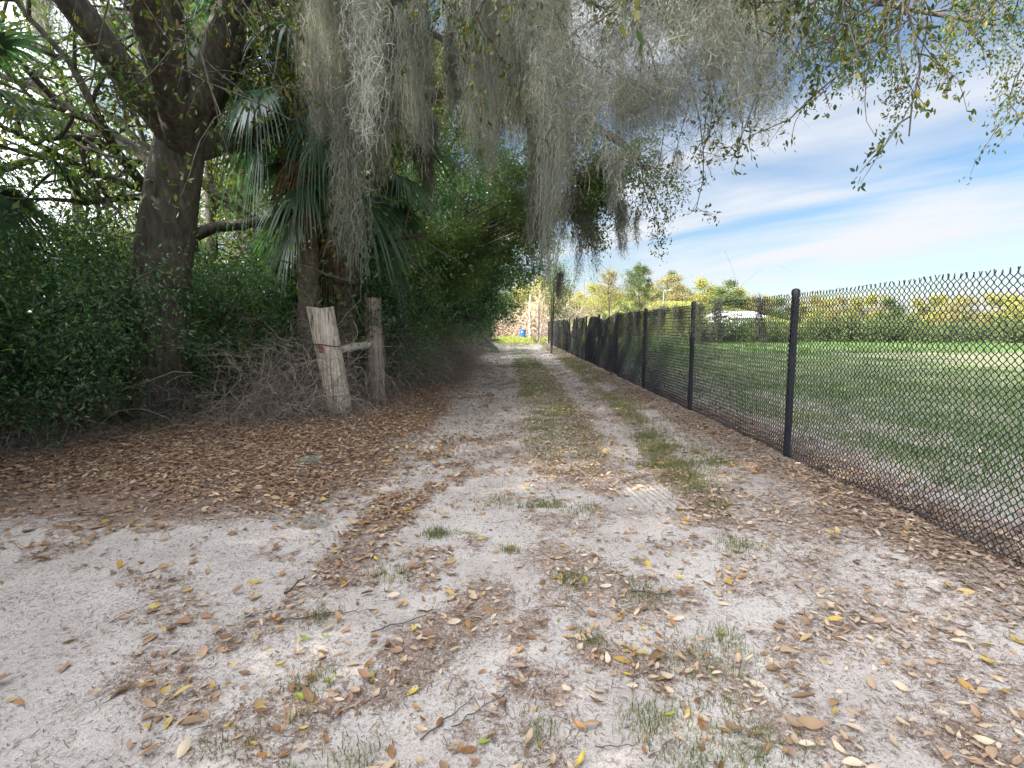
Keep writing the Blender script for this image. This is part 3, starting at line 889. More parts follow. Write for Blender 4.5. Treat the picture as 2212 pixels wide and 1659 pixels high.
# moss lying on the ground
for (x, y, lab) in ((670, 1022, 'small grey-green moss tuft lying on the left leaf litter'), (680, 1160, 'flattened grey moss clump on pale sand at the left edge'), (1362, 912, 'grey moss tuft lying on the right verge grass near the fence')):
    Y = {1022: 5.75, 1160: 4.05, 912: 8.6}[y]
    p = at(x, y, Y)
    mb = MB(); n = 260
    c = np.clip(R.normal(0, 1, (n, 3)), -1.5, 1.5) * [.06, .05, .02] + [0, 0, .03]
    d = rdir(n) * [1, 1, .5]; T5 = np.linspace(-.5, .5, 5)
    l = R.uniform(.04, .1, n)[:, None]
    C5 = c[:, None] + d[:, None] * l[:, None] * T5[None, :, None] + (rdir(n) * l)[:, None] * (T5 ** 2)[None, :, None]
    mb.add(*ribbons(C5, .0028, rdir(n)))
    o = mb.build('moss_tuft', PM); o.location = (p[0], p[1], float(gh(p[0], p[1])) + .005)
    tag(o, lab, 'moss')

# ------------------------------------------------------------------ tree generator


class Wood:
    def __init__(self): self.d = {}

    def add(self, P, r):
        self.d.setdefault(len(P), []).append((P, r))

    def into(self, mb, side=5, mi=0):
        for k, lst in self.d.items():
            mb.add(*tubes(np.array([a for a, _ in lst]), np.array([b for _, b in lst]), side), mi)


def grow(W, sites, p, d, L, r, lev, g, spread=.8, grav=0.0, nchild=(5, 6, 5), ratio=.6, wig=.12, t0=.3):
    K = 7
    pts = [np.array(p, float)]; d = np.array(d, float); d /= np.linalg.norm(d)
    for k in range(K - 1):
        d = d + g.normal(0, wig, 3) + np.array([0, 0, grav])
        d /= np.linalg.norm(d)
        pts.append(pts[-1] + d * L / (K - 1))
    P = np.array(pts)
    W.add(P, np.linspace(r, r * .45 if lev else r * .3, K))
    if lev == 0:
        for t in (.35, .55, .75, .9, 1.): sites.append((P[min(K - 1, int(t * (K - 1)))], d))
        return
    n = nchild[lev - 1]
    for i in range(n):
        t = t0 + (1 - t0) * (i + g.random()) / n
        j = min(K - 2, int(t * (K - 1)))
        b = P[j] + (P[j + 1] - P[j]) * (t * (K - 1) - j if t < 1 else 1)
        td = norm(P[j + 1] - P[j])
        q = g.normal(0, 1, 3); q -= q.dot(td) * td; q /= np.linalg.norm(q)
        nd_ = td * (1 - spread * .5) + q * spread
        grow(W, sites, b, nd_, L * ratio * g.uniform(.7, 1.2), r * .5, lev - 1, g, spread, grav, nchild, ratio, wig, .2)


def leaf_cloud(sites, per, sig, L, W, g, droop=.3):
    c = np.array([s[0] for s in sites]); d = np.array([s[1] for s in sites])
    c = np.repeat(c, per, 0); d = np.repeat(d, per, 0)
    n = len(c)
    c = c + g.normal(0, sig, (n, 3))
    dd = norm(d * .5 + g.normal(0, .8, (n, 3)) + [0, 0, -droop])
    l = L * g.uniform(.6, 1.3, n)
    return leaves(c, dd, l, l * W, g)


def tree(name, label, cat, loc, seed, H=11, r=.3, trunk_h=3.5, limbs=7, llen=4.2, leafm=None, per=14, sig=.24, leafL=.09, leafW=.45, up=.35, levels=2, nchild=(5, 5, 5), lean=(0, 0), group=None, barkm=None, grav=-.01, side=5):
    g = np.random.default_rng(seed)
    root = empty(name, loc, 0, label, cat, group)
    Wd = Wood(); sites = []
    top = np.array([lean[0], lean[1], H * .75])
    tp = smooth_path([[0, 0, -.2], [lean[0] * .2 + g.normal(0, .1), lean[1] * .2, trunk_h * .5], [lean[0] * .5, lean[1] * .5, trunk_h], top], 12)
    rr = np.linspace(r * 1.15, r * .3, 12); rr[0] *= 1.35
    mbt = MB(); mbt.add(*tubes(tp, rr, 10))
    for i in range(limbs):
        t = (trunk_h / (H * .75)) * .85 + (1 - trunk_h / (H * .75) * .85) * i / max(1, limbs - 1)
        j = min(10, int(t * 11)); b = tp[j] + (tp[j + 1] - tp[j]) * (t * 11 - j if t < 1 else 1)
        a = i * 2.4 + g.uniform(-.4, .4)
        k = 1 - .45 * i / limbs
        d = np.array([math.cos(a), math.sin(a), up + .7 * i / limbs])
        grow(Wd, sites, b, d, llen * k * g.uniform(.8, 1.15), r * .42, levels, g, .8, grav, nchild)
    Wd.into(mbt, side)
    mbt.build('trunk', barkm or M['bark'], root)
    mbc = MB(); mbc.add(*leaf_cloud(sites, per, sig, leafL, leafW, g))
    mbc.build('crown', leafm or M['oak_leaf'], root, smooth=False)
    return root


# ---- wood on the left: prototypes then copies
GO = 'oaks standing deep in the left woods'
oakA = tree('oak_tree', 'mossy oak standing behind the two gate posts', 'tree', (-6.6, 11.5, 0), 21, 11.5, .32, 3.6, 8, 4.4, per=11, sig=.3, leafL=.11)
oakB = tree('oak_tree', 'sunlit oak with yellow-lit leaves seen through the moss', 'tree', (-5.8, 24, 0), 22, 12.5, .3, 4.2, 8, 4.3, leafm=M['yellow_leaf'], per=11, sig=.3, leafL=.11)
oakC = tree('oak_tree', 'dark trunked oak in the left scrub before the drooping palmetto', 'tree', (-7.0, 33, 0), 23, 11, .28, 3.0, 8, 4.2, per=11, sig=.3, leafL=.11)
oaks = [oakA, oakB, oakC]
spots = [(-10, 2.6), (-9.5, 7.5), (-12, 13), (-9, 17), (-7, 20), (-11, 23), (-6.8, 28.5), (-10, 31), (-7.5, 38), (-6.5, 44), (-12, 40), (-15, 28), (-14.5, 19), (-16, 9), (-13.5, 2),
         (-8, -2.5), (-12, -6), (-10, 0), (-14, -2), (-9, -5.5), (-17, 3), (-17, -3), (-19, 14), (-20, 34), (-9.5, -9), (-7.2, 15.5)]  # oaks behind the camera are unseen, added to shade the near lane
for i, (x, y) in enumerate(spots):
    k = (0, 2)[i % 2] if i % 5 else 1
    copy_tree(oaks[k], (x, y, 0), R.uniform(0, TAU), float(R.uniform(.85, 1.15)), 'extra oak added left of the lane to block low sun', GO)

for x, y, k, sc_ in ((-8.2, 3.2, 0, .95), (-9.5, -.8, 2, 1.05), (-7.6, -4.6, 0, .95), (-11.5, -3.5, 2, 1.1), (-13.5, 6, 0, 1.15)):  # added oaks that keep sun flecks off the near sand
    copy_tree(oaks[k], (x, y, 0), R.uniform(0, TAU), sc_, 'extra oak added left of the lane to block low sun', GO)

# ---- evergreen shrubs along the verge
GB = 'evergreen shrubs of the left wood edge'


def shrub(label, loc, seed, H, spread, leafm, per=16, stems=9, sig=.16, leafL=.075, group=None, leafW=.42, name='evergreen_shrub', levels=2, cat='shrub', nch=(5, 5, 5), up=1.0):
    g = np.random.default_rng(seed)
    root = empty(name, loc, 0, label, cat, group)
    Wd = Wood(); sites = []
    for i in range(stems):
        a = TAU * i / stems + g.uniform(-.4, .4)
        d = np.array([math.cos(a) * spread, math.sin(a) * spread, up * g.uniform(.7, 1.3)])
        grow(Wd, sites, (g.normal(0, .15), g.normal(0, .15), -.05), d, H * g.uniform(.6, 1.0), .03, levels, g, .8, -.02, nch, .5, .14, .15)
    mb = MB(); Wd.into(mb, 4); mb.build('stem', M['twig'], root)
    mb = MB(); mb.add(*leaf_cloud(sites, per, sig, leafL, leafW, g)); mb.build('foliage', leafm, root, smooth=False)
    return root


shA = shrub('dark evergreen shrub growing behind the rear gate post', (-4.1, 13, 0), 31, 3.6, .55, M['laurel_leaf'])
shB = shrub('bushy evergreen shrub filling the wood edge left of the gate posts', (-5.4, 9.8, 0), 32, 3.0, .7, M['laurel_leaf'])
shC = shrub('yellowish green shrub low in the left wood edge', (-3.9, 17.5, 0), 33, 2.6, .7, M['oak_leaf'])
shs = [shA, shB, shC]
sp2 = [(-6.3, 6.3), (-6.6, 8), (-4.9, 11.6), (-4.6, 15.2), (-5.6, 17), (-4.4, 20), (-4.8, 22.5), (-4.2, 26), (-5, 29), (-4.2, 31.5), (-4.6, 36), (-3.9, 40), (-4.5, 44), (-4, 48),
       (-7.6, 12.5), (-8.2, 9.5), (-7, 4.5), (-6.2, 2.2), (-8.5, 6), (-9.5, 11), (-7, 15), (-8, 20), (-7, 25), (-10.5, 15), (-11, 9), (-9.5, 3), (-12, 5.5), (-8.5, 0), (-8, -2), (-9, -4), (-9.5, -6.5), (-6.5, 33), (-6.5, 40), (-12, 18)]  # shrubs behind the camera are unseen, added to block more sun
for i, (x, y) in enumerate(sp2):
    if y > 11 and x > -6: x -= .9
    copy_tree(shs[i % 3], (x, y, 0), R.uniform(0, TAU), float(R.uniform(.8, 1.25)), 'evergreen shrub in the tangled edge of the left woods', GB)

# ---- the laurel that leans over the lane (dark green mass in the middle left)


def leafy_mass(name, label, cat, base, tops, seed, leafm, n_sub=5, L=1.6, per=20, sig=.14, leafL=.075, r=.09, grav=-.03, leafW=.42, trunkm=None, nch=(5, 5, 5)):
    """tree whose stems rise from base to each of the given world points and carry foliage there"""
    g = np.random.default_rng(seed)
    base = np.array(base, float)
    root = empty(name, base, 0, label, cat)
    Wd = Wood(); sites = []
    for tpt in tops:
        e = np.array(tpt, float) - base
        mid = e * .5 + np.array([-.3 * np.sign(e[0]) * abs(e[0]) * .5, g.normal(0, .2), e[2] * .15])
        P = smooth_path([[0, 0, -.1], mid * .6, mid, e], 14)
        Wd.add(P, np.linspace(r, r * .25, 14))
        for k in range(n_sub):
            j = int(14 * (.5 + .5 * (k + g.random()) / n_sub)); j = min(j, 13)
            d = norm(g.normal(0, 1, 3) + [0.1, 0, .0])
            grow(Wd, sites, P[j], d, L * g.uniform(.6, 1.1), r * .22, 1, g, .8, grav, nch, .55, .14)
    mb = MB(); Wd.into(mb, 5); mb.build('trunk', trunkm or M['bark'], root)
    mb = MB(); mb.add(*leaf_cloud(sites, per, sig, leafL, leafW, g)); mb.build('crown', leafm, root, smooth=False)
    return root


leafy_mass('laurel_tree', 'dark green laurel leaning over the lane, lower foliage clear of the ground', 'tree', (-3.4, 21, 0),
           [at(1010, 420, 20), at(1070, 400, 21), at(1080, 470, 20.5), at(1040, 520, 20), at(1095, 560, 21.5), at(980, 470, 19.5), at(1000, 560, 20), at(1100, 500, 21.5), at(1050, 350, 20.5), at(1105, 610, 23), at(1030, 470, 20.5)],
           41, M['laurel_leaf'], 9, 1.5, 22, .17, .14)
leafy_mass('laurel_tree', 'brighter green laurel behind the dark leaning laurel at the far wood end', 'tree', (-3.6, 34, 0),
           [at(1100, 590, 33), at(1120, 560, 33), at(1085, 620, 33), at(1130, 500, 33), at(1110, 460, 34), at(1060, 640, 33)],
           42, M['oak_leaf'], 7, 2.0, 20, .24, .11)
leafy_mass('laurel_tree', 'mid green laurel crown above the drooping fan palm fronds', 'tree', (-3.8, 15.5, 0),
           [at(930, 470, 15.5), at(885, 540, 15), at(960, 540, 15.5), at(850, 520, 15), at(960, 380, 16), at(985, 330, 17)],
           43, M['laurel_leaf'], 7, 1.3, 20, .15, .105)
leafy_mass('laurel_tree', 'dark laurel crown behind the tall pale gate post', 'tree', (-4.6, 11.5, 0),
           [at(660, 560, 11.5), at(720, 600, 11.5), at(790, 610, 12), at(680, 640, 11), at(760, 540, 12), at(650, 470, 12.5), at(830, 600, 12.5)],
           44, M['laurel_leaf'], 7, 1.2, 20, .14, .10)
leafy_mass('oak_tree', 'sparse oak at the end of the fence with moss and small leaves', 'tree', (2.2, 31, 0),
           [at(1200, 545, 30), at(1195, 600, 30), at(1210, 500, 30), at(1185, 560, 30.5)],
           45, M['oak_leaf'], 5, 1.2, 14, .2, .09, r=.06)

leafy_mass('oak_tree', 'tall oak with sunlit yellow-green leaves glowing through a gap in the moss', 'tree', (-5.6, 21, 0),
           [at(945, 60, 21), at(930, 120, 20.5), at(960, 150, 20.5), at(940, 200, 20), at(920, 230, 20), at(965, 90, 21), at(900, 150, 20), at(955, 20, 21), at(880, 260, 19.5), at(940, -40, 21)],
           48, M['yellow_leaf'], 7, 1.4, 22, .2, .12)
leafy_mass('oak_tree', 'green oak crown filling the canopy behind the top middle moss sheets', 'tree', (-4.8, 23, 0),
           [at(1010, 120, 22), at(1060, 80, 22.5), at(1110, 130, 22), at(1140, 220, 22), at(1040, 210, 22), at(1090, 280, 22), at(1000, 270, 21), at(1130, 330, 22.5), at(1060, 330, 22), at(1020, 20, 22), at(1120, 30, 23), at(1160, 300, 23)],
           49, M['oak_leaf'], 7, 1.6, 20, .22, .12)

# ---- overhanging oak: trunk left, limbs over the lane, drooping twigs
root = empty('oak_tree', (-5.6, 8.6, 0), 0, 'great oak whose mossy limbs reach across over the whole lane', 'tree')
base = np.array([-5.6, 8.6, 0])
mb = MB()
mb.add(*tubes(smooth_path([[0, 0, -.3], [.1, 0, 1.4], [.5, -.2, 3.0], [.9, -.4, 4.2]], 12), np.linspace(.5, .32, 12), 12))
mb.build('trunk', M['bark'], root)
fork = base + [.9, -.4, 4.0]
LIMBS = [
    [fork, (-2.9, 7.4, 6.3), (0, 7.2, 7.0), (3, 7, 6.9), (6.6, 6.8, 6.1), (8.5, 6.6, 5.4)],
    [fork, (-3.4, 5.6, 5.2), (-1, 4.9, 5.4), (2, 4.9, 5.2), (4.6, 5.2, 4.8)],
    [fork, (-4.0, 9.4, 6.6), (-2.6, 10, 8.6), (.4, 11, 9.4), (3.6, 11.6, 9.0), (6.5, 11.5, 7.8), (9, 11, 7)],
    [fork, (-3.4, 10.5, 5.3), (-1, 13, 6.8), (1.2, 13.6, 6.6), (2.6, 13.6, 5.9), (3.3, 13.5, 5.2)],
    [fork, (-4.3, 10, 6.5), (-3, 13, 8.5), (-1.5, 17, 9.5), (.5, 20, 9.4)],
    [fork, (-5.5, 6, 6), (-7, 4.5, 6.2), (-8.5, 4, 5.8)],
    [fork, (-4.1, 7.2, 5.7), (-2.2, 6.6, 6.5), (-.8, 6.9, 6.7), (.4, 7.6, 6.5)],
]
gov = np.random.default_rng(77)
sites_near = []; sites_mid = []
for li, L_ in enumerate(LIMBS):
    P = smooth_path(L_, 26)
    P += np.cumsum(gov.normal(0, .015, P.shape), 0)
    mb = MB(); mb.add(*tubes(P - base, np.linspace(.2, .03, 26), 8))
    Wd = Wood()
    nt_ = [90, 80, 60, 34, 26, 14, 24][li]
    for k in range(nt_):
        j = int(3 + 22 * (k + gov.random()) / nt_)
        p0 = P[j]
        if li in (0, 1, 6) and p0[0] < -.3 and gov.random() < .7: continue
        d = norm(np.array([gov.normal(0, .8), gov.normal(0, .7), gov.uniform(-.7, .5)]))
        s_ = sites_near if li in (0, 1, 6) else sites_mid
        tmp = []
        grow(Wd, tmp, p0 - base, d, gov.uniform(.9, 2.3), .016, 1, gov, .75, -.13, (6,), .5, .17, .15)
        s_ += tmp
    Wd.into(mb, 4)
    mb.build('limb', M['bark'], root)
# twigs keep only some leaves
keep = gov.random(len(sites_near)) < .85
sn = [s for s, k in zip(sites_near, keep) if k]
c = np.array([s[0] for s in sn]); d = np.array([s[1] for s in sn])
per = 5
c = np.repeat(c, per, 0) + gov.normal(0, .035, (len(c) * per, 3)); d = np.repeat(d, per, 0)
n = len(c)
dd = norm(d * .7 + gov.normal(0, .6, (n, 3)) + [0, 0, -.3])
mbc = MB(); mbc.add(*lens(c, dd, norm(gov.normal(0, .6, (n, 3)) + [0, 0, 1]), gov.uniform(.045, .085, n), gov.uniform(.02, .036, n), .15, .08))
mbc.add(*leaf_cloud(sites_mid, 14, .12, .085, .45, gov))
mbc.build('crown', M['near_leaf'], root)

leafy_mass('oak_tree', 'leafy oak bough hanging right of the long pale moss curtain', 'tree', (-3.9, 14.8, 0),
           [at(1230, 330, 13.8), at(1290, 330, 13.6), at(1330, 350, 13.4), at(1345, 410, 13.4), at(1250, 400, 13.8), at(1300, 420, 13.6), at(1220, 440, 13.9), at(1300, 380, 13.6), at(1200, 370, 14), at(1340, 380, 13.4), at(1270, 370, 13.8), at(1260, 450, 13.8)],
           46, M['oak_leaf'], 9, .95, 20, .11, .085, r=.05, grav=-.06)
leafy_mass('oak_tree', 'small oak seen through moss left of the long pale curtain', 'tree', (-3.7, 18, 0),
           [at(1130, 300, 17), at(1110, 380, 17.5), at(1150, 420, 17), at(1090, 300, 18), at(1140, 200, 17.5)],
           47, M['oak_leaf'], 6, 1.1, 12, .14, .08, r=.06, grav=-.05)

# bare hanging twigs against the sky
GT = 'bare twigs hanging under the oak limbs'
for i, (u, v0, v1, Y, lab) in enumerate((
        (1480, 300, 445, 6.2, 'bare hooked twig hanging lowest against the blue sky'),
        (1560, 290, 330, 5.6, 'forked bare twig with curled brown leaves beside the photo edge'),
        (1350, 300, 470, 12.5, 'long thin bare twig at the outer edge of the leafy bough'),
        (1500, 230, 320, 6.0, 'bare twig carrying dark seed tufts over the saplings'),
        (1400, 250, 350, 6.6, 'thin branching bare twig above the alone moss strand'))):
    a = at(u, v0 - 160, Y); b = at(u, v1, Y)
    g = np.random.default_rng(900 + i)
    P = smooth_path([a - a, (b - a) * .35 + [.15, .05, 0], (b - a) * .7 + [.18, 0, 0], b - a + [.1, 0, 0], b - a], 18)
    P += np.cumsum(g.normal(0, .006, P.shape), 0)
    Wd = Wood(); Wd.add(P, np.linspace(.008, .003, 18)); ss = []
    for k in range(7):
        j = int(4 + 13 * (k + g.random()) / 7)
        grow(Wd, ss, P[j], norm(g.normal(0, 1, 3) + [0, 0, -.2]), g.uniform(.15, .35), .0035, 1, g, .8, -.05, (4,), .5, .2, .2)
    mb = MB(); Wd.into(mb, 4)
    rt = empty('hanging_twig', a, 0, lab, 'twig', GT)
    mb.build('stem', M['twig'], rt)
    s2 = [s for s in ss if g.random() < .16]
    if s2:
        mb = MB(); mb.add(*leaf_cloud(s2, 2, .02, .055, .45, g)); mb.build('foliage', M['near_leaf'], rt)

# ------------------------------------------------------------------ palms


def frond_mesh(g, pet=1.2, R0=.95, droop=.8, segs=40, w=.035, m=None, parent=None, az=0, el=.4, base=(0, 0, 0), name='frond'):
    """costapalmate fan: stalk plus segments that bend down"""
    d = np.array([math.cos(az) * math.cos(el), math.sin(az) * math.cos(el), math.sin(el)])
    pts = [np.array(base, float)]; dd = d.copy()
    for k in range(8):
        dd = norm(dd + np.array([0, 0, -.06 * droop])); pts.append(pts[-1] + dd * pet / 8)
    P = np.array(pts)
    mb = MB(); mb.add(*tubes(P, np.linspace(.022, .012, 9), 5))
    side = norm(np.cross(dd, [0, 0, 1.])); upv = np.cross(side, dd)
    a = np.linspace(-1.9, 1.9, segs) + g.normal(0, .02, segs)
    K = 7; T = np.linspace(0, 1, K)
    Ls = R0 * (.72 + .28 * np.cos(a)) * g.uniform(.9, 1.1, segs)
    d0 = np.cos(a)[:, None] * dd + np.sin(a)[:, None] * side + .18 * np.abs(np.sin(a))[:, None] * upv
    d0 = norm(d0)
    PP = P[-1] + (d0[:, None] * (Ls[:, None] * T)[..., None])
    g2 = g.uniform(.8, 1.3, segs)[:, None] * droop * .55 * T[None] ** 2.2 * Ls[:, None]
    PP[..., 2] -= g2
    PP[..., :2] -= (d0[:, None, :2] * (g2 * .25)[..., None])
    tan = norm(np.gradient(PP, axis=1))
    s = norm(np.cross(tan, upv[None, None] + d0[:, None] * .2))
    Wd = w * np.array([.5, 1, 1, .8, .55, .3, .06])[None]
    mb.add(*ribbons(PP, Wd, s))
    return mb.build(name, m or M['frond'], parent)


def palm(label, loc, seed, H, n, pet=1.2, R0=.95, az=(0, TAU), el=(-.5, 1.1), dead=3, lean=(0, 0), trunk_r=.17, droop=.9, name='cabbage_palm', segs=40):
    g = np.random.default_rng(seed)
    rt = empty(name, loc, 0, label, 'palm')
    mb = MB()
    k = max(6, int(H / .16))
    P = smooth_path([[0, 0, -.1], [lean[0] * .4, lean[1] * .4, H * .5], [lean[0], lean[1], H]], k)
    rr = trunk_r * (1 + .12 * (np.arange(k) % 2)) * np.linspace(1.1, .95, k)
    mb.add(*tubes(P, rr, 12))
    # old leaf boots
    for i in range(int(H * 16)):
        j = int(k * (.25 + .75 * g.random())); j = min(j, k - 1); a = g.uniform(0, TAU)
        o = np.array([math.cos(a), math.sin(a), 0]) * trunk_r
        mb.add(*tubes(np.array([P[j] + o * .8, P[j] + o * 1.35 + [0, 0, .14], P[j] + o * 1.6 + [0, 0, .26]]), np.array([.03, .026, .008]), 4))
    mb.build('trunk', M['palm_trunk'], rt)
    top = P[-1]
    for i in range(n):
        a = az[0] + (az[1] - az[0]) * ((i * .618) % 1); e = el[0] + (el[1] - el[0]) * (i / max(1, n - 1))
        frond_mesh(g, pet * g.uniform(.8, 1.15), R0 * g.uniform(.85, 1.15), droop * (1.3 - .5 * (i / n)), segs, .052, None, rt, a, e, top + [0, 0, -.15 + .3 * i / n])
    for i in range(dead):
        o = frond_mesh(g, pet, R0 * .85, 1.8, 26, .022, M['dead_frond'], rt, az[0] + (az[1] - az[0]) * g.random(), -1.1, top - [0, 0, .25])
        o['label'] = 'brown dead frond hanging down the palm trunk'
    return rt


palm('tall cabbage palm with dark fan fronds at the upper left', at(655, 330, 9.8) * [1, 1, 0], 51, 5.7, 20, 1.3, 1.1, el=(-.8, 1.2), droop=1.2)
palm('cabbage palm with long drooping fronds above the tall pale gate post', at(742, 440, 10.6) * [1, 1, 0], 52, 4.6, 20, 1.3, 1.3, el=(-.8, .9), droop=.8, segs=50)
palm('young fan palm low behind the tall pale gate post', at(700, 600, 11.5) * [1, 1, 0] + [-.5, 0, 0], 53, 1.5, 9, .8, .7, el=(-.2, 1.1), dead=0)
palm('fan palm with bluish skirts of fronds at the far left verge', at(1042, 680, 30) * [1, 1, 0] + [-.9, 0, 0], 54, 2.9, 14, 1.2, 1.1, az=(-1.8, 1.6), el=(-.8, .8), droop=1.4, dead=1)
palm('farther fan palm whose frond spikes over the lane end', at(1110, 640, 44) * [1, 1, 0] + [-2.0, 0, 0], 55, 4.3, 14, 1.6, 1.3, az=(-1.6, 1.4), el=(-.6, .8), droop=1.1, dead=1)
palm('short palmetto at the foot of the bluish fan palm', at(1058, 722, 33) * [1, 1, 0] + [-.5, 0, 0], 56, .5, 10, .8, .7, az=(-1.7, 1.7), el=(.1, 1.2), dead=0, name='palmetto')
palm('cabbage palm standing among the oaks left of the gate posts', (-7.4, 7.2, 0), 57, 4.2, 16, 1.3, 1.05, el=(-.6, 1.1))

# dead reddish palm stalk hanging in the left scrub
a = at(722, 440, 9.6); b = at(697, 555, 9.6)
mb = MB(); P = smooth_path([a - a, (b - a) * .5 + [.02, 0, 0], b - a], 10)
mb.add(*ribbons(np.stack([P, P + [0, .02, 0]]), np.linspace(.05, .03, 10)[None], np.array([[1., 0, 0], [.7, .7, 0]])))
mb.add(*tubes(P, np.linspace(.018, .014, 10), 6))
o = mb.build('dead_palm_stalk', M['dead_frond']); o.location = a
tag(o, 'reddish brown dead palm stalk hanging above the tall pale gate post', 'palm stalk')

# ------------------------------------------------------------------ dry scrub along the left verge


def scrub_mesh(seed, n, W, D, H, r=.0045, K=12, wig=.32, up=.5):
    g = np.random.default_rng(seed)
    cl = lambda q: np.clip(q, -1.7, 1.7)
    p = np.stack([cl(g.normal(0, 1, n)) * W, cl(g.normal(0, 1, n)) * D, np.abs(g.normal(0, .12, n)) * (g.random(n) < .5) + (g.random(n) < .4) * g.uniform(0, H * .7, n)], -1)
    d = norm(np.stack([g.normal(0, .7, n), g.normal(0, .7, n), g.uniform(-.2, 1.3, n) * up * 2], -1))
    st = H * g.uniform(.6, 1.3, n) / K
    pts = [p]
    for k in range(K - 1):
        d = norm(d + g.normal(0, wig, (n, 3)) + np.array([0, 0, -.05 - .02 * k]))
        q = pts[-1] + d * st[:, None]
        q[:, 2] = np.maximum(q[:, 2], .01)
        pts.append(q)
    P = np.stack(pts, 1)
    rr = r * g.uniform(.5, 1.5, (n, 1)) * np.linspace(1, .4, K)[None]
    mb = MB(); mb.add(*tubes(P, rr, 3))
    # side twiglets
    m_ = n * 5
    i = g.integers(0, n, m_); j = g.integers(2, K, m_)
    b = P[i, j]; d = norm(g.normal(0, 1, (m_, 3)) + [0, 0, .15])
    l = g.uniform(.08, .3, m_)[:, None]
    T = np.linspace(0, 1, 4)
    Q = b[:, None] + d[:, None] * l[:, None] * T[None, :, None] + norm(g.normal(0, 1, (m_, 3)))[:, None] * l[:, None] * (.35 * T ** 2)[None, :, None]
    mb.add(*tubes(Q, r * .55 * np.linspace(1, .4, 4)[None], 3))
    return mb


scr = []
GSc = 'dry scrub bushes along the left verge'
for k in range(4):
    mb = scrub_mesh(300 + k, 170, .5, .6, [1.5, 1.2, 1.8, 1.4][k], r=.005)
    o = mb.build('dry_scrub', M['dry_twig']); tag(o, 'leafless grey-brown scrub bush tangled along the left verge', 'scrub bush', GSc)
    scr.append(o)
fs = [True] * 4
yy = 8.0
i = 0
while yy < 56:
    for x in (-2.95, -3.7):
        if yy < 12.5 and x > -3.2: continue
        place(scr, fs, i % 4, (x + R.normal(0, .15) + (.25 if yy > 20 else 0), yy + R.normal(0, .2), float(gh(-3, yy))), R.uniform(0, TAU), (R.uniform(.85, 1.15), R.uniform(.85, 1.2), R.uniform(.75, 1.2)))
        i += 1
    yy *= 1.075
for (x, y, lab) in ((-4.1, 9.3, 'dry brush heap behind and left of the tall pale gate post'), (-3.0, 10.0, 'dry vines piled at the foot between the two gate posts'),
                    (-3.0, 11.0, 'vine tangle behind the foot of the rear gate post'), (-5.2, 8.2, 'dry brush at the wood edge left of the gate posts'), (-6.4, 7.2, 'dry brush at the wood edge by the palm among oaks'), (-5.6, 6.2, 'dry brush nearest the lane start at the wood edge')):
    place(scr, fs, i % 4, (x, y, float(gh(x, y))), R.uniform(0, TAU), (.7, .7, .38), lab); i += 1
# taller twiggy vines hanging through the wood edge
GV = 'bare vine curtains in the left wood edge'
vin = []
for k in range(3):
    mb = scrub_mesh(340 + k, 130, .55, .6, 2.9, r=.0065, K=14, wig=.3, up=.8)
    o = mb.build('bare_vine', M['dry_twig']); tag(o, 'bare climbing vine tangle rising through the left wood edge', 'vine', GV); vin.append(o)
fv = [True] * 3
for i, y in enumerate((11.9, 13.2, 14.4, 15.5, 16.6, 17.8, 19, 20.5, 22, 24, 26, 28, 30.5, 33, 36, 39, 42, 46)):
    place(vin, fv, i % 3, (-3.35 + R.normal(0, .2), y, 0), R.uniform(0, TAU), (1, 1, R.uniform(.7, 1.0)))

# ------------------------------------------------------------------ gate posts and rail


def log_post(name, m, loc, H, r0, r1, lean, label, seed, capm=None):
    g = np.random.default_rng(seed)
    rt = empty(name, loc, 0, label, 'post')
    s = 40; k = 26
    z = np.linspace(-.15, H, k)
    a = np.arange(s) / s * TAU
    groove = g.normal(0, .012, s); groove = (groove + np.roll(groove, 1)) * .6
    V = np.zeros((k, s, 3))
    for i, zz in enumerate(z):
        t = max(0, zz / H)
        r = r0 + (r1 - r0) * t
        rr = r * (1 + groove + .02 * np.sin(2 * a + 1 + zz) + g.normal(0, .004, s) + .03 * np.sin(a * 1 + zz * 2))
        zt = zz + (g.normal(0, .009, s) + .012 * np.sin(a * 2 + 1)) * (i == k - 1)
        V[i, :, 0] = lean[0] * t + rr * np.cos(a); V[i, :, 1] = lean[1] * t + rr * np.sin(a); V[i, :, 2] = zt
    idx = np.arange(k * s).reshape(k, s)
    A, B = idx[:-1], idx[1:]
    mb = MB()
    mb.add(V.reshape(-1, 3), np.stack([A, np.roll(A, -1, 1), np.roll(B, -1, 1), B], -1).reshape(-1, 4))
    ring = V[-1]; c = ring.mean(0) - [0, 0, .02]
    r2 = (ring + c) / 2 + np.stack([0 * a, 0 * a, g.normal(0, .008, s)], -1)
    VV = np.vstack([ring, r2, c])
    f1 = np.array([[i, (i + 1) % s, s + (i + 1) % s, s + i] for i in range(s)]); f2 = np.array([[s + i, s + (i + 1) % s, 2 * s] for i in range(s)])
    mb.add(VV, f1); mb.add(VV, f2)
    mb.build('log', m, rt, smooth=True)
    return rt


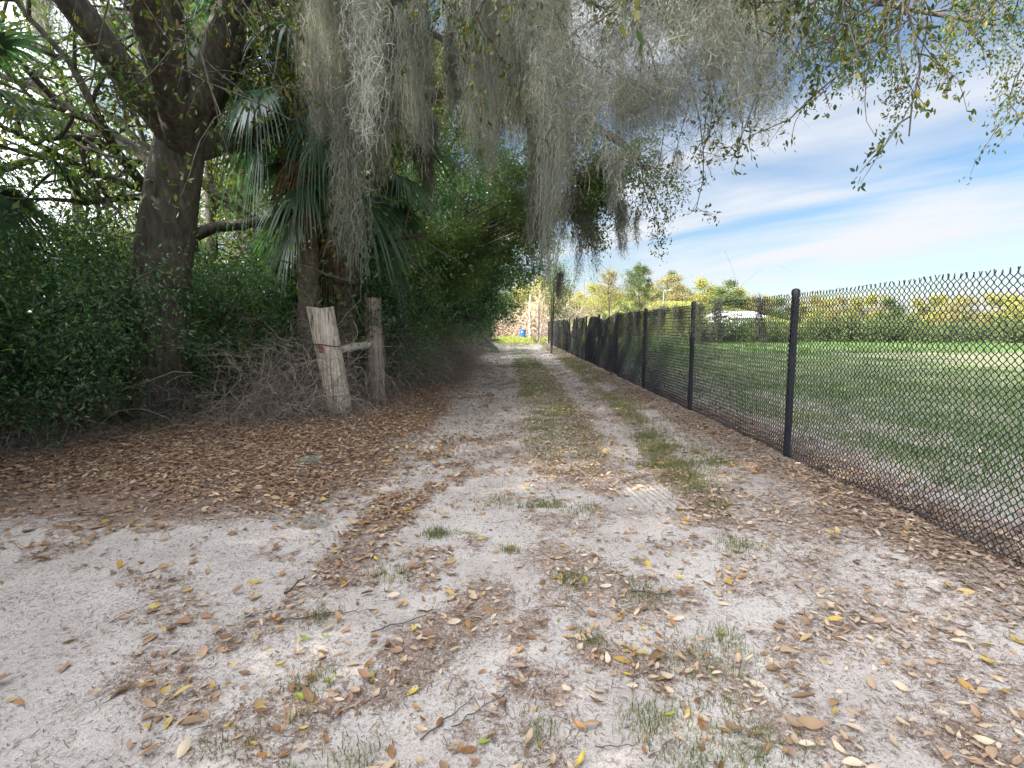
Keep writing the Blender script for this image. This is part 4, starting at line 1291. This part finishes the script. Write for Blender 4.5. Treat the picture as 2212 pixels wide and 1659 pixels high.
p1 = (-2.86, 9.1); z1 = float(gh(*p1))
post1 = log_post('gate_post', M['pale_wood'], (p1[0], p1[1], z1), 1.72, .20, .215, (-.26, .0), 'thick pale weathered gate post leaning left, wire round it', 61)
mb = MB(); t = np.linspace(0, TAU, 40)
cz = 1.13; cx = -.26 * cz / 1.72
mb.add(*tubes(np.stack([cx + .224 * np.cos(t), .224 * np.sin(t), cz + .03 * np.cos(t * 1 + .6) * -1 + .01 * np.sin(3 * t)], -1), .008, 6)); mb.build('wire', M['wire'], post1)
t = np.linspace(-1.95, -1.55, 8); zz = np.linspace(cz - .13, cz - .03, 4)
V = np.array([[cx + .222 * math.cos(a) + .004, .224 * math.sin(a), z] for z in zz for a in t]); f = np.array([[r_ * 8 + c_, r_ * 8 + c_ + 1, r_ * 8 + c_ + 9, r_ * 8 + c_ + 8] for r_ in range(3) for c_ in range(7)])
mb = MB(); mb.add(V, f); mb.build('rust_patch', M['rust'], post1)
p2 = (-2.62, 10.65); z2 = float(gh(*p2))
post2 = log_post('gate_post', M['dark_wood'], (p2[0], p2[1], z2), 1.95, .155, .165, (-.03, 0), 'darker grey-brown gate post standing behind, wrapped in vines', 62)
for i in range(9):
    g = np.random.default_rng(630 + i); a0 = g.uniform(0, TAU)
    z = np.linspace(0, g.uniform(.9, 1.7), 16); a = a0 + z * g.uniform(-1.6, 1.6) + g.normal(0, .05, 16)
    rr = .175 + .02 * np.sin(z * 7 + i)
    mb = MB(); mb.add(*tubes(np.stack([-.02 + rr * np.cos(a), rr * np.sin(a), z], -1), np.linspace(.012, .005, 16), 5)); mb.build('vine_stem', M['dry_twig'], post2)
# rail from post to post
ra = np.array([p1[0] - .08, p1[1] + .12, z1 + 1.02]); rb = np.array([p2[0] - .05, p2[1] - .1, z2 + 1.08])
mb = MB(); P = np.linspace(0, 1, 12)[:, None] * (rb - ra)
rad = .068 + .004 * np.sin(np.arange(12) * 1.7)
v, f = tubes(P, rad, 14); mb.add(v, f)
for e in (0, -14):
    ring = v[:14] if e == 0 else v[-14:]
    mb.add(*capfan(ring))
o = mb.build('fence_rail', M['rail_wood']); o.location = ra
tag(o, 'bleached round rail bridging the two gate posts', 'rail')
mb = MB(); n = 160
c = ra + R.random((n, 1)) * (rb - ra) * .8 + R.normal(0, .03, (n, 3)) + [0, 0, .085]
mb.add(*lying_leaves(c - ra, .045)); o = mb.build('leaf_litter', M['litter']); o.location = ra
tag(o, 'brown dead leaves caught on top of the bleached rail', 'leaf litter', kind='stuff')
# slim old line posts
for i, (u, v0, Y, lab) in enumerate(((888, 698, 17.5, 'slim pale wooden line post in the scrub past the gate posts'), (941, 700, 21, 'second slim grey line post farther in the scrub'), (972, 700, 25, 'third slim grey line post farthest in the scrub'))):
    a = at(u, v0, Y); mb = MB()
    P = np.linspace([0, 0, -.1], [.02 * i - .02, 0, a[2]], 8)
    v, f = tubes(P, np.linspace(.05, .042, 8), 9); mb.add(v, f); mb.add(*capfan(v[-9:]))
    o = mb.build('line_post', M['pale_wood'] if i == 0 else M['dark_wood']); o.location = (a[0], a[1], 0)
    tag(o, lab, 'post', 'old line posts in the left scrub')

# ------------------------------------------------------------------ chain link fence
fence = empty('chain_link_fence', (FX, 9.63, 0), 0, 'black chain link fence along the right side, sagging and torn farther off', 'fence')
FH = 1.83
base = np.array([FX, 9.63, 0])
posts = [9.63 + 3.45 * k for k in range(-2, 12)]


def fz(y): return gh(FX, y)


def mesh_top(y):
    """height of the wire's upper edge along the line: sags where it is torn"""
    h = np.full_like(np.asarray(y, float), FH - .06)
    y = np.asarray(y, float)
    p4, p5 = posts[5], posts[6]
    h = h - .16 * np.exp(-((y - (posts[4] + 2.0)) / 1.2) ** 2)
    h = h - .55 * sstep(p5 - 1.9, p5 - .2, y) * (y < p5)
    h = h - .75 * np.clip(1 - np.abs(y - (posts[8] - 1.2)) / 1.5, 0, 1)
    return h


for k in range(len(posts) - 1):
    y0, y1 = posts[k], posts[k + 1]
    Yc = .5 * (y0 + y1)
    c = .055 if Yc < 22 else .075 if Yc < 34 else .11
    rw = .0044 if Yc < 9 else .0050 if Yc < 14 else .0048 if Yc < 22 else .0042
    n = int((y1 - y0) / (c * .5)); nz = int(FH / (c * .5))
    ii = np.arange(n)
    zk = np.arange(nz + 1)
    jag = ((ii[:, None] + zk[None]) % 2)
    yy = y0 + (ii[:, None] + jag) * (y1 - y0) / n
    zf = zk[None] / nz * mesh_top(yy) + .03
    # vinyl mesh bows between posts and is not quite plane
    bow = .03 * np.sin((yy - y0) / (y1 - y0) * math.pi) * np.sin(zf * 2.2 + k * 1.7) + .012 * np.sin(yy * 3.1 + zf * 4)
    xx = FX - .045 + bow + np.where(((ii[:, None]) % 2) == 0, .003, -.003)
    P = np.stack([xx, yy, zf + fz(yy)], -1) - base
    mb = MB(); mb.add(*tubes(P, rw, 3))
    # twisted barbs at the top edge
    tp = P[:, -1]
    b2 = tp + np.stack([R.normal(0, .006, n), R.normal(0, .008, n), R.uniform(.018, .032, n)], -1)
    mb.add(*tubes(np.stack([tp, (tp + b2) / 2, b2], 1), rw, 3))
    mb.add(*tubes(np.stack([np.full(12, FX - .048), np.linspace(y0, y1, 12), fz(np.linspace(y0, y1, 12)) + .06 + .01 * R.normal(0, 1, 12)], -1) - base, .003, 4))
    mb.build('chain_link_panel', M['fence_steel'], fence)
for k, y in enumerate(posts):
    z = float(fz(y)); ln = R.normal(0, .012, 2)
    mb = MB(); P = np.linspace([0, 0, -.2], [ln[0] + .01, ln[1], FH + .02], 6) + np.array([FX, y, z]) - base
    mb.add(*tubes(P, .04, 14)); po = mb.build('post', M['fence_steel'], fence)
    mb = MB(); v, f = lathe([(.045, -.03), (.046, .0), (.043, .02), (.03, .036), (.0005, .043)], 14); mb.add(v + P[-1], f); cp = mb.build('post_cap', M['fence_steel'], po)
    # tie wires round the post
    mb = MB()
    for hz in (.25, .7, 1.15, 1.6):
        t = np.linspace(0, TAU, 12); mb.add(*tubes(np.stack([.044 * np.cos(t), .044 * np.sin(t), 0 * t + hz + .01 * np.sin(t)], -1) + P[0] + [0, 0, .2], .003, 4))
    mb.build('tie_wire', M['fence_steel'], po)

# moss and dead vines hanging on the fence
fm = [(1475, 668, 760, 26, 9.0, 'ragged grey moss patch hanging on the fence next to the nearest post'), (1440, 678, 740, 22, 10.3, 'pair of moss tails on the fence panel past the nearest post'), (1415, 680, 770, 16, 11.4, 'thin moss tail on the fence panel before the second post'),
      (1360, 682, 740, 20, 13.9, 'moss tail hanging at the top of the third fence panel'), (1345, 690, 780, 16, 14.9, 'long grey moss tail on the third fence panel'), (1320, 690, 790, 16, 16.7, 'moss clinging to the third fence post'),
      (1310, 690, 740, 14, 18.5, 'moss tail on the sagging fence panel'), (1545, 680, 760, 26, 8.2, 'wide moss patch hung over the fence right of the nearest post'), (1640, 650, 760, 36, 7.0, 'moss beard on the fence panel closest to the lens')]
for i, (u, v0, v1, wd, Y, lab) in enumerate(fm):
    zt = FH + float(gh(FX, Y)) - .03; Lm = (v1 - v0) * KP * Y / F
    o = moss_mesh(min(Lm, 1.5), wd * KP * Y / F * 1.2, 46, 1200 + i, w=.007, curl=.07, curls=10, flat=.15, taper=.6)
    o.location = (FX - .07, Y, zt); o.rotation_euler = (0, 0, math.pi / 2)
    tag(o, lab, 'spanish moss', 'moss hanging on the chain link fence')


def vine_sheet(y0, y1, n, seed, top=1.0, mt='vine'):
    g = np.random.default_rng(seed)
    K = 9
    y = g.uniform(y0, y1, n); z0 = mesh_top(y) * g.uniform(.55, 1.03, n) * top
    ln = g.uniform(.4, 1.0, n) * z0
    T = np.linspace(0, 1, K)
    P = np.stack([FX - .09 - g.random(n)[:, None] * .1 + np.cumsum(g.normal(0, .012, (n, K)), 1), y[:, None] + np.cumsum(g.normal(0, .04, (n, K)), 1), z0[:, None] - ln[:, None] * T + fz(y)[:, None]], -1)
    mb = MB(); a = g.uniform(0, TAU, n)
    mb.add(*ribbons(P - [FX, y0, 0], .022 * g.uniform(.5, 1.6, (n, 1)), np.stack([.3 * np.cos(a), np.sin(a), 0 * a], -1)))
    m_ = n * 4; i = g.integers(0, n, m_); j = g.integers(0, K, m_)
    b = P[i, j] - [FX, y0, 0]; d = norm(g.normal(0, 1, (m_, 3)) * [.4, 1, 1]); l = g.uniform(.08, .28, m_)[:, None]
    T4 = np.linspace(0, 1, 4)
    mb.add(*ribbons(b[:, None] + d[:, None] * l[:, None] * T4[None, :, None] + rdir(m_, g)[:, None] * l[:, None] * (.3 * T4 ** 2)[None, :, None], .010, rdir(m_, g)))
    o = mb.build('dead_vine', M[mt]); o.location = (FX, y0, 0)
    return o


for i, (a, b, n, lab) in enumerate(((posts[6] + .2, posts[7] - .2, 330, 'dark dead vine curtain on the fence just past the torn dip'), (posts[8] - .1, posts[9] + .8, 420, 'black dead vine curtain on the fence beyond the second dip'), (posts[9] + 1, posts[10] + 1, 420, 'dead vine curtain on the fence before the pale stake'),
                                     (posts[10] + 1.2, posts[12 if len(posts) > 12 else -1], 460, 'last dead vine curtain at the far end of the fence'))):
    tag(vine_sheet(a, b, int(n * .3), 1300 + i), lab, 'vine', 'dead vine curtains on the fence')
# leaves heaped against the fence foot show as litter; pale stakes
for i, (u, v0, v1, Y, r, m, lab) in enumerate(((1328 / 2462 * 2211, 780 / 2462 * 2211, 832 / 2462 * 2211, 40.0, .06, 'pale_wood', 'leaning pale stake against the vine covered fence'),
                                              (1300 / 2462 * 2211, 778 / 2462 * 2211, 815 / 2462 * 2211, 48.0, .05, 'pale_wood', 'pale thin stake beside the foot of the dark tall post'))):
    a = at(u, v0, Y); mb = MB(); P = np.linspace([-.12, 0, 0], [.12, 0, a[2]], 6); v, f = tubes(P, r, 8); mb.add(v, f); mb.add(*capfan(v[-8:]))
    o = mb.build('wooden_stake', M[m]); o.location = (min(a[0], FX - .25), Y, float(gh(a[0], Y))); tag(o, lab, 'stake')

# dark tall post near the end of the fence
a = at(1162, 651, 49); mb = MB()
v, f = tubes(np.linspace([.0, 0, -.2], [.03, 0, a[2]], 10), np.linspace(.125, .105, 10), 12); mb.add(v, f); mb.add(*capfan(v[-12:]))
rt = empty('utility_stump', (a[0], 49, float(gh(a[0], 49))), 0, 'tall dark brown pole at the far end of the fence', 'pole')
mb.build('log', M['dark_wood'], rt)
mb = scrub_mesh(1400, 60, .12, .12, 1.5, r=.012, up=.8); mb.build('vine_stem', M['dark_twig'], rt)
# bleached trunk
a = at(1145, 636, 68); mb = MB()
v, f = tubes(smooth_path([[0, 0, -.2], [-.03, 0, a[2] * .5], [.0, 0, a[2]]], 12), np.linspace(.16, .1, 12), 10); mb.add(v, f); mb.add(*capfan(v[-10:]))
o = mb.build('bleached_pole', M['pale_wood']); o.location = (a[0], 68, 0)
tag(o, 'tall bleached pole standing in the sunlit brush beyond the lane', 'pole')

# ------------------------------------------------------------------ recycling bin
bx = at(1128.5, 725, 70)
bx = np.array([bx[0], 70., float(gh(bx[0], 70))])
binr = empty('wheeled_bin', bx, -.25, 'bright blue wheeled rubbish bin standing on sunlit grass at the lane end', 'bin')


def taper_box(w0, d0, w1, d1, z0, z1, rad=.06):
    def ring(w, d, z):
        pts = []
        for sx, sy, a0 in ((1, 1, 0), (-1, 1, 90), (-1, -1, 180), (1, -1, 270)):
            for t in (0, 30, 60, 90):
                a = math.radians(a0 + t); pts.append(((w / 2 - rad) * sx + rad * math.cos(a), (d / 2 - rad) * sy + rad * math.sin(a), z))
        return np.array(pts)
    rs = [ring(w0 + (w1 - w0) * t, d0 + (d1 - d0) * t, z0 + (z1 - z0) * t) for t in np.linspace(0, 1, 5)]
    s = 16; V = np.concatenate(rs); idx = np.arange(5 * s).reshape(5, s); A, B = idx[:-1], idx[1:]
    return V, np.stack([A, np.roll(A, -1, 1), np.roll(B, -1, 1), B], -1).reshape(-1, 4), rs


v, f, rs = taper_box(.5, .55, .64, .74, .06, 1.02); mb = MB(); mb.add(v, f); mb.add(*capfan(rs[0]))
v, f, rs2 = taper_box(.69, .79, .69, .79, .95, 1.02); mb.add(v, f); mb.build('body', M['blue_plastic'], binr)
v, f, rs = taper_box(.7, .82, .66, .76, 1.023, 1.08); mb = MB(); mb.add(v, f); mb.add(*capfan(rs[-1])); mb.add(*capfan(rs[0])); mb.build('lid', M['blue_plastic'], binr)
mb = MB(); mb.add(*tubes(np.array([[-.25, .42, .98], [-.25, .48, 1.0], [0, .49, 1.0], [.25, .48, 1.0], [.25, .42, .98]]), .02, 8)); mb.build('handle', M['dark_plastic'], binr)
for s in (-1, 1):
    mb = MB(); v, f = lathe([(.02, -.03), (.12, -.03), (.125, 0), (.12, .03), (.02, .03)], 16); v = v[:, [2, 0, 1]]; mb.add(v + [s * .3, .28, .125], f); mb.build('wheel', M['dark_plastic'], binr)
mb = MB(); mb.add(*box(-.08, .06, -.375, -.368, .72, .86)); mb.build('sticker', M['white_paint'], binr)

# ------------------------------------------------------------------ far brush, mound, trees, lamps


def brush(label, loc, seed, n, W, D, H, m, r=.02, wig=.22, up=.9):
    o = scrub_mesh(seed, n, W, D, H, r=r, wig=wig, up=up).build('dry_brush', M[m]); o.location = loc
    return tag(o, label, 'brush')


def bp(u, v, Y): p = at(u, v, Y); return (float(p[0]), Y, float(gh(p[0], Y)))


brush('blond sunlit thicket of dry stems behind the bin', bp(1165, 700, 76), 1500, 420, 2.2, 1.2, 6.0, 'blond_twig', .03, .16)
brush('pinkish dry bramble bank at the far lane end', bp(1092, 700, 88), 1501, 420, 3.2, 1.5, 4.2, 'pink_twig', .03, .26, .7)
brush('pinkish dry bramble behind the fan palms', bp(1060, 700, 84), 1502, 300, 2.6, 1.5, 3.6, 'pink_twig', .03, .26, .7)
brush('round dark brush pile left of the bin', bp(1108, 705, 80), 1503, 420, .95, .8, 2.6, 'dark_twig', .035, .35, .5)
brush('grey-tan leafless thicket right of the dark pole', bp(1215, 690, 72), 1504, 360, 2.6, 1.4, 4.6, 'dry_twig', .03, .2)
brush('fallen leaning dead branches behind the end of the fence', bp(1250, 690, 64), 1505, 26, 2.2, .8, 5.0, 'blond_twig', .035, .08, .35)
# a glimpse of blue sheet behind the brush
mb = MB(); g = np.random.default_rng(9)
U, Vv = np.meshgrid(np.linspace(-1.6, 1.6, 18), np.linspace(0, 1, 8))
Z = 2.1 - 1.5 * Vv ** 1.3 + .12 * np.sin(U * 4 + Vv * 3) + g.normal(0, .04, U.shape)
Vx = np.stack([U, -.9 * Vv + .1 * np.cos(U * 5), Z], -1).reshape(-1, 3); ix = np.arange(18 * 8).reshape(8, 18)
mb.add(Vx, np.stack([ix[:-1, :-1], ix[:-1, 1:], ix[1:, 1:], ix[1:, :-1]], -1).reshape(-1, 4))
M['tarp'] = rough_mat('pale_blue_tarp', [(.2, .36, .52), (.5, .6, .68)], (3, 3, 3), .5, .1)
o = mb.build('tarpaulin', M['tarp']); o.location = bp(1123, 690, 94); o.modifiers.new('thick', 'SOLIDIFY').thickness = .01
tag(o, 'pale blue sheet glimpsed through the pink brush behind the bin', 'tarpaulin')

# far trees: three kinds, copied
farA = tree('far_tree', 'round olive tree in the sunlit line behind the fence', 'tree', bp(1290, 660, 130), 71, 9, .22, 2.2, 8, 4.2, leafm=M['far_leaf'], per=15, sig=.55, leafL=.42, leafW=.65, levels=1, nchild=(7, 6), barkm=M['twig'])
farB = tree('far_tree', 'tan leafless looking tree in the sunlit line behind the fence', 'tree', bp(1440, 650, 120), 72, 10, .22, 2.0, 9, 4.2, leafm=M['tan_leaf'], per=15, sig=.55, leafL=.38, leafW=.6, levels=1, nchild=(7, 6), barkm=M['twig'])
farC = tree('far_tree', 'darker green tree at the left end of the sunlit tree line', 'tree', bp(1213, 660, 96), 73, 7, .2, 1.2, 9, 3.2, leafm=M['far_dark_leaf'], per=16, sig=.45, leafL=.34, leafW=.6, levels=1, nchild=(7, 6), barkm=M['twig'])
fp = [farA, farB, farC]
farA.scale = (1, 1, .6); farB.scale = (1, 1, .62); farC.scale = (1, 1, .8)
row = [(1245, 130, 0, .8), (1270, 140, 0, .8), (1320, 128, 0, .72), (1345, 135, 0, .75), (1370, 126, 0, .7), (1400, 130, 1, .72), (1425, 140, 1, .95), (1470, 128, 1, .8), (1495, 135, 0, .8), (1520, 118, 0, .85), (1545, 124, 0, .85), (1570, 112, 2, 1.05),
       (1600, 120, 0, .9), (1640, 128, 1, .9), (1690, 120, 2, 1.1), (1740, 130, 0, 1.0), (1800, 122, 1, .95), (1860, 128, 0, 1.05), (1930, 120, 2, 1.2), (2000, 128, 0, 1.0), (2080, 120, 1, .95), (2160, 125, 0, 1.1), (2250, 120, 0, 1.0),
       (1300, 165, 1, .9), (1380, 170, 0, .9), (1460, 165, 0, 1.05), (1560, 165, 1, 1.1), (1660, 165, 0, 1.1), (1780, 165, 0, 1.1), (1900, 160, 1, 1.1), (2050, 160, 0, 1.2), (2200, 160, 0, 1.2)]
GF = 'trees of the sunlit line behind the fence'
kinds = ['round olive tree in the far sunlit line behind the fence', 'tan-brown tree in the far sunlit line behind the fence', 'dark green tree in the far sunlit line behind the fence']
for u, Y, k, s in row:
    copy_tree(fp[k], bp(u, 660, Y), R.uniform(0, TAU), (s, s, s * (.62 if u < 1400 else .74)), kinds[k], GF + ', ' + ('olive', 'tan', 'dark')[k])
for u, Y, k, s, lab in ((1108, 105, 0, 1.0, 'olive tree rising behind the pink brush at the lane end'), (1150, 110, 0, 1.15, 'yellow-green tree behind the bleached pole'), (1075, 100, 2, 1.2, 'dark green tree at the lane end behind the fan palms'), (1180, 100, 0, .95, 'olive tree behind the dark tall pole'),
                        (1020, 92, 2, 1.3, 'dark green tree hidden past the far palms'), (950, 96, 0, 1.3, 'olive tree hidden beyond the left woods')):
    copy_tree(fp[k], bp(u, 660, Y), R.uniform(0, TAU), (s, s, s * .8), lab)
# pine crown that pokes out of the tree line
tree('pine_tree', 'dark pine top poking above the tan trees of the far line', 'tree', bp(1449, 650, 150), 75, 17, .2, 8.5, 12, 2.3, leafm=M['far_dark_leaf'], per=9, sig=.3, leafL=.28, leafW=.4, levels=1, nchild=(6, 6), barkm=M['twig'], up=.1)
# sunlit yellow shrub beside the saplings
for u, Y, s, m, lab in ((1345, 75, 1.0, 'yellow_leaf', 'low yellow-green shrub between the two saplings'), (1290, 100, 1.1, 'far_leaf', 'olive shrub at the foot of the grassy mound'), (1255, 95, 1.0, 'far_leaf', 'pale olive shrub left on the grassy mound'), (1400, 90, 1.2, 'tan_leaf', 'tan shrub right of the taller sapling')):
    x, y, z = bp(u, 680, Y); shrub(lab, (x, y, z), int(u), 3.6 * s, .9, M[m], 8, 8, .35, .22, leafW=.6, name='sunny_shrub', levels=1, nch=(6, 6))


# saplings
def sapling(label, loc, seed, H, m, dens):
    g = np.random.default_rng(seed); rt = empty('young_tree', loc, 0, label, 'tree', 'saplings behind the fence')
    Wd = Wood(); sites = []
    P = smooth_path([[0, 0, -.1], [.05, 0, H * .4], [-.05, .1, H * .75], [0, 0, H]], 14); Wd.add(P, np.linspace(.075, .012, 14))
    for i in range(34):
        t = .14 + .84 * (i + g.random()) / 34; p = P[min(13, int(t * 13))]; a = i * 2.4 + g.normal(0, .3)
        ln = H * (.36 * (1 - t) + .09) * g.uniform(.7, 1.25)
        grow(Wd, sites, p, [math.cos(a), math.sin(a), .5 + .6 * t], ln, .02, 1, g, .65, .0, (6,), .45, .1, .2)
    mb = MB(); Wd.into(mb, 4); mb.build('trunk', M['twig'], rt)
    mb = MB(); mb.add(*leaf_cloud(sites, dens, .1, .1, .42, g)); mb.build('crown', m, rt, smooth=False)
    return rt


a = at(1316, 590, 44); sapling('thin sparse sapling rising behind the sagging fence panel', (a[0], 44, float(gh(a[0], 44))), 81, a[2], M['tan_leaf'], 6)
a = at(1382, 583, 42); sapling('taller darker sapling in front of the tilted street lamp', (a[0], 42, float(gh(a[0], 42))), 82, a[2], M['far_dark_leaf'], 14)


# street lamps
def lamp(label, u, vtop, Y, arm, armz, m='dull_steel', rk=.6):
    a = at(u, vtop, Y); z = float(gh(a[0], Y)); rt = empty('street_lamp', (a[0], Y, z), 0, label, 'street lamp', 'street lamps along the road behind the trees')
    H = a[2] - z
    mb = MB(); mb.add(*tubes(np.linspace([0, 0, 0], [0, 0, H], 8), np.linspace(.13, .07, 8) * rk, 10)); mb.build('pole', M[m], rt)
    mb = MB(); mb.add(*tubes(smooth_path([[0, 0, H - .1], [arm * .4, 0, H + armz * .7], [arm, 0, H + armz]], 8), .05, 8)); mb.build('arm', M[m], rt)
    mb = MB(); v, f = lathe([(.001, -.09), (.14, -.07), (.2, 0), (.14, .07), (.001, .09)], 12); v = v * [2.0, 1, 1]; mb.add(v + [arm + .3 * np.sign(arm), 0, H + armz], f); mb.build('lamp_head', M['galv'], rt)


lamp('slim street lamp standing alone left of the thin sapling', 1262, 604, 110, .5, .1)
lamp('street lamp with short arm just left of the taller sapling', 1362, 585, 110, 1.2, .2)
lamp('sunlit pale street lamp pole before the tan trees', 1433, 628, 88, .8, .1, 'galv', .8)  # lighter steel than the other lamps puts the sunlit look into colour
lamp('street lamp with a long rising arm near the photo edge', 1549, 628, 118, 4.5, 1.0)

# small white sign at the mound, white shed roof behind the near fence, hedge below it
a = at(1288, 675, 100); rt = empty('road_sign', (a[0], 100, float(gh(a[0], 100))), 0, 'small white sign panel on the grassy mound', 'sign')
h = a[2] - float(gh(a[0], 100))
mb = MB(); mb.add(*box(-.75, .75, -.03, .0, h - .5, h + .45)); mb.build('panel', M['white_paint'], rt)
for s in (-.5, .5):
    mb = MB(); mb.add(*tubes(np.array([[s, .04, -.2], [s, .04, h * .5], [s, .04, h + .3]]), .05, 8)); mb.build('post', M['galv'], rt)
a = at(1510, 672, 58); b = at(1585, 672, 58); zt = a[2]; zz = float(gh(a[0] + 8, 60))
rt = empty('storage_shed', (a[0], 58, zz), 0, 'long low white shed showing above the hedge behind the fence', 'shed')
Lx = b[0] - a[0]; rt.location[0] += 3.0
mb = MB(); mb.add(*box(0, Lx, 0, 6, 0, zt - zz - .55)); mb.build('wall', M['white_paint'], rt)
mb = MB()
e = zt - zz
V = np.array([[-.3, -.4, e - .55], [Lx + .3, -.4, e - .55], [Lx + .3, 3, e + .1], [-.3, 3, e + .1], [-.3, 6.4, e - .55], [Lx + .3, 6.4, e - .55], [-.3, -.4, e - .68], [Lx + .3, -.4, e - .68]])
mb.add(V, np.array([[0, 1, 2, 3], [3, 2, 5, 4], [6, 7, 1, 0]])); mb.add(V, np.array([[0, 3, 4], [1, 5, 2]])); mb.build('roof', M['white_paint'], rt, smooth=False)
for k in range(4):
    mb = MB(); mb.add(*box(1.5 + k * Lx / 4.2, 2.7 + k * Lx / 4.2, -.03, .0, .9, 1.8)); mb.build('window', M['dark_plastic'], rt)
hed = shrub('dark hedge bush below the white shed behind the fence', bp(1520, 700, 50), 91, 2.7, 1.2, M['far_dark_leaf'], 10, 10, .28, .2, leafW=.6, name='hedge_bush', levels=1, nch=(6, 6), group='hedge bushes below the white shed')
for u in (1556, 1595, 1640, 1690, 1740, 1795, 1850, 1910, 1970, 2040, 2110, 2190):
    copy_tree(hed, bp(u, 700, 50 + R.uniform(-2, 2)), R.uniform(0, TAU), float(R.uniform(.85, 1.15)))
# arching bare branch behind the near fence
o = scrub_mesh(1600, 26, .6, .6, 4.2, r=.012, wig=.09, up=.8).build('bare_bush', M['dry_twig']); o.location = bp(1545, 700, 26)
tag(o, 'arching bare bush behind the nearest fence post', 'bush')

# ------------------------------------------------------------------ camera
cam = bpy.data.cameras.new('camera'); co = bpy.data.objects.new('camera', cam); COL.objects.link(co)
cam.sensor_width = 36; cam.lens = 36 * F / 1024; cam.clip_end = 5000; cam.clip_start = .05
co.location = (0, 0, CAMZ); co.rotation_euler = (math.pi / 2 - PITCH, 0, 0)
SC.camera = co

# ------------------------------------------------------------------ light
CLX, CLY = 6.6, 4.95
EL = math.radians(27); AZ = math.radians(247)          # compass from +Y, clockwise: sun on the left, a little behind
sd = np.array([math.sin(AZ) * math.cos(EL), math.cos(AZ) * math.cos(EL), math.sin(EL)])
sl = bpy.data.lights.new('sun', 'SUN'); sl.energy = 4.6; sl.angle = math.radians(.5); sl.color = (1, .91, .76)
so = bpy.data.objects.new('sun', sl); COL.objects.link(so)
so.rotation_euler = (math.pi / 2 - EL, 0, math.pi - AZ)
from mathutils import Vector
so.rotation_euler = Vector(tuple(sd)).to_track_quat('Z', 'Y').to_euler()

w = bpy.data.worlds.new('World'); SC.world = w; w.use_nodes = True
nt = w.node_tree; nt.nodes.clear(); L = nt.links
sky = nd(nt, 'ShaderNodeTexSky', sky_type='NISHITA'); sky.sun_disc = False; sky.sun_elevation = EL; sky.sun_rotation = AZ
sky.air_density = 1.0; sky.dust_density = .3; sky.ozone_density = 3.0
tc = nd(nt, 'ShaderNodeTexCoord'); sep = nd(nt, 'ShaderNodeSeparateXYZ'); L.new(tc.outputs['Generated'], sep.inputs[0])


def wm(op, a, b=None):
    x = nd(nt, 'ShaderNodeMath', operation=op)
    for i, s in ((0, a), (1, b)):
        if s is None: continue
        if isinstance(s, (int, float)): x.inputs[i].default_value = s
        else: L.new(s, x.inputs[i])
    return x.outputs[0]


zc = wm('ADD', wm('MAXIMUM', sep.outputs[2], 0.0), .12)
cb = nd(nt, 'ShaderNodeCombineXYZ'); L.new(wm('DIVIDE', sep.outputs[0], zc), cb.inputs[0]); L.new(wm('DIVIDE', sep.outputs[1], zc), cb.inputs[1])
m0 = nd(nt, 'ShaderNodeMapping'); m0.inputs['Rotation'].default_value = (0, 0, math.radians(54)); L.new(cb.outputs[0], m0.inputs[0])
mp = nd(nt, 'ShaderNodeMapping'); mp.inputs['Scale'].default_value = (.42, 1.0, 1); mp.inputs['Location'].default_value = (CLX, CLY, 0)
L.new(m0.outputs[0], mp.inputs[0])
nz = nd(nt, 'ShaderNodeTexNoise'); nz.inputs['Scale'].default_value = 1.1; nz.inputs['Detail'].default_value = 6; nz.inputs['Roughness'].default_value = .52; nz.inputs['Distortion'].default_value = .4
L.new(mp.outputs[0], nz.inputs['Vector'])
vd = nd(nt, 'ShaderNodeVectorMath', operation='DOT_PRODUCT'); L.new(tc.outputs['Generated'], vd.inputs[0]); vd.inputs[1].default_value = tuple(sd)
sunward = wm('MAXIMUM', vd.outputs['Value'], 0.0)
cr = ramp(nt, [(.41, (0, 0, 0)), (.62, (1, 1, 1))]); L.new(wm('ADD', nz.outputs[0], wm('MULTIPLY', sunward, .3)), cr.inputs[0])  # cloud cover thickened on the unseen sunward side for whiter fill
mx = nd(nt, 'ShaderNodeMixRGB'); L.new(cr.outputs[0], mx.inputs[0]); L.new(sky.outputs[0], mx.inputs[1])
# unseen sunward cloud made extra bright, added fill for the shaded lane
gl = wm('MULTIPLY_ADD', wm('POWER', sunward, 1.6), 10.0); gl.node.inputs[2].default_value = 1.0
cc = nd(nt, 'ShaderNodeMixRGB', blend_type='MULTIPLY'); cc.inputs[0].default_value = 1; cc.inputs[1].default_value = (6.0, 6.2, 6.55, 1); L.new(gl, cc.inputs[2])
L.new(cc.outputs[0], mx.inputs[2])
bg = nd(nt, 'ShaderNodeBackground'); bg.inputs[1].default_value = .05; L.new(mx.outputs[0], bg.inputs[0])
wo = nd(nt, 'ShaderNodeOutputWorld'); L.new(bg.outputs[0], wo.inputs[0])

SC.view_settings.view_transform = 'Standard'; SC.view_settings.look = 'None'; SC.view_settings.gamma = 1.0
SC.view_settings.exposure = 1.6
SC.render.engine = 'CYCLES'
SC.cycles.max_bounces = 5; SC.cycles.diffuse_bounces = 4; SC.cycles.glossy_bounces = 2; SC.cycles.transmission_bounces = 3; SC.cycles.transparent_max_bounces = 4
SC.cycles.caustics_reflective = False; SC.cycles.caustics_refractive = False
SC.cycles.use_denoising = True
SC.cycles.denoising_prefilter = 'NONE'
SC.cycles.denoising_input_passes = 'RGB_ALBEDO_NORMAL'
SC.cycles.sample_clamp_indirect = 4
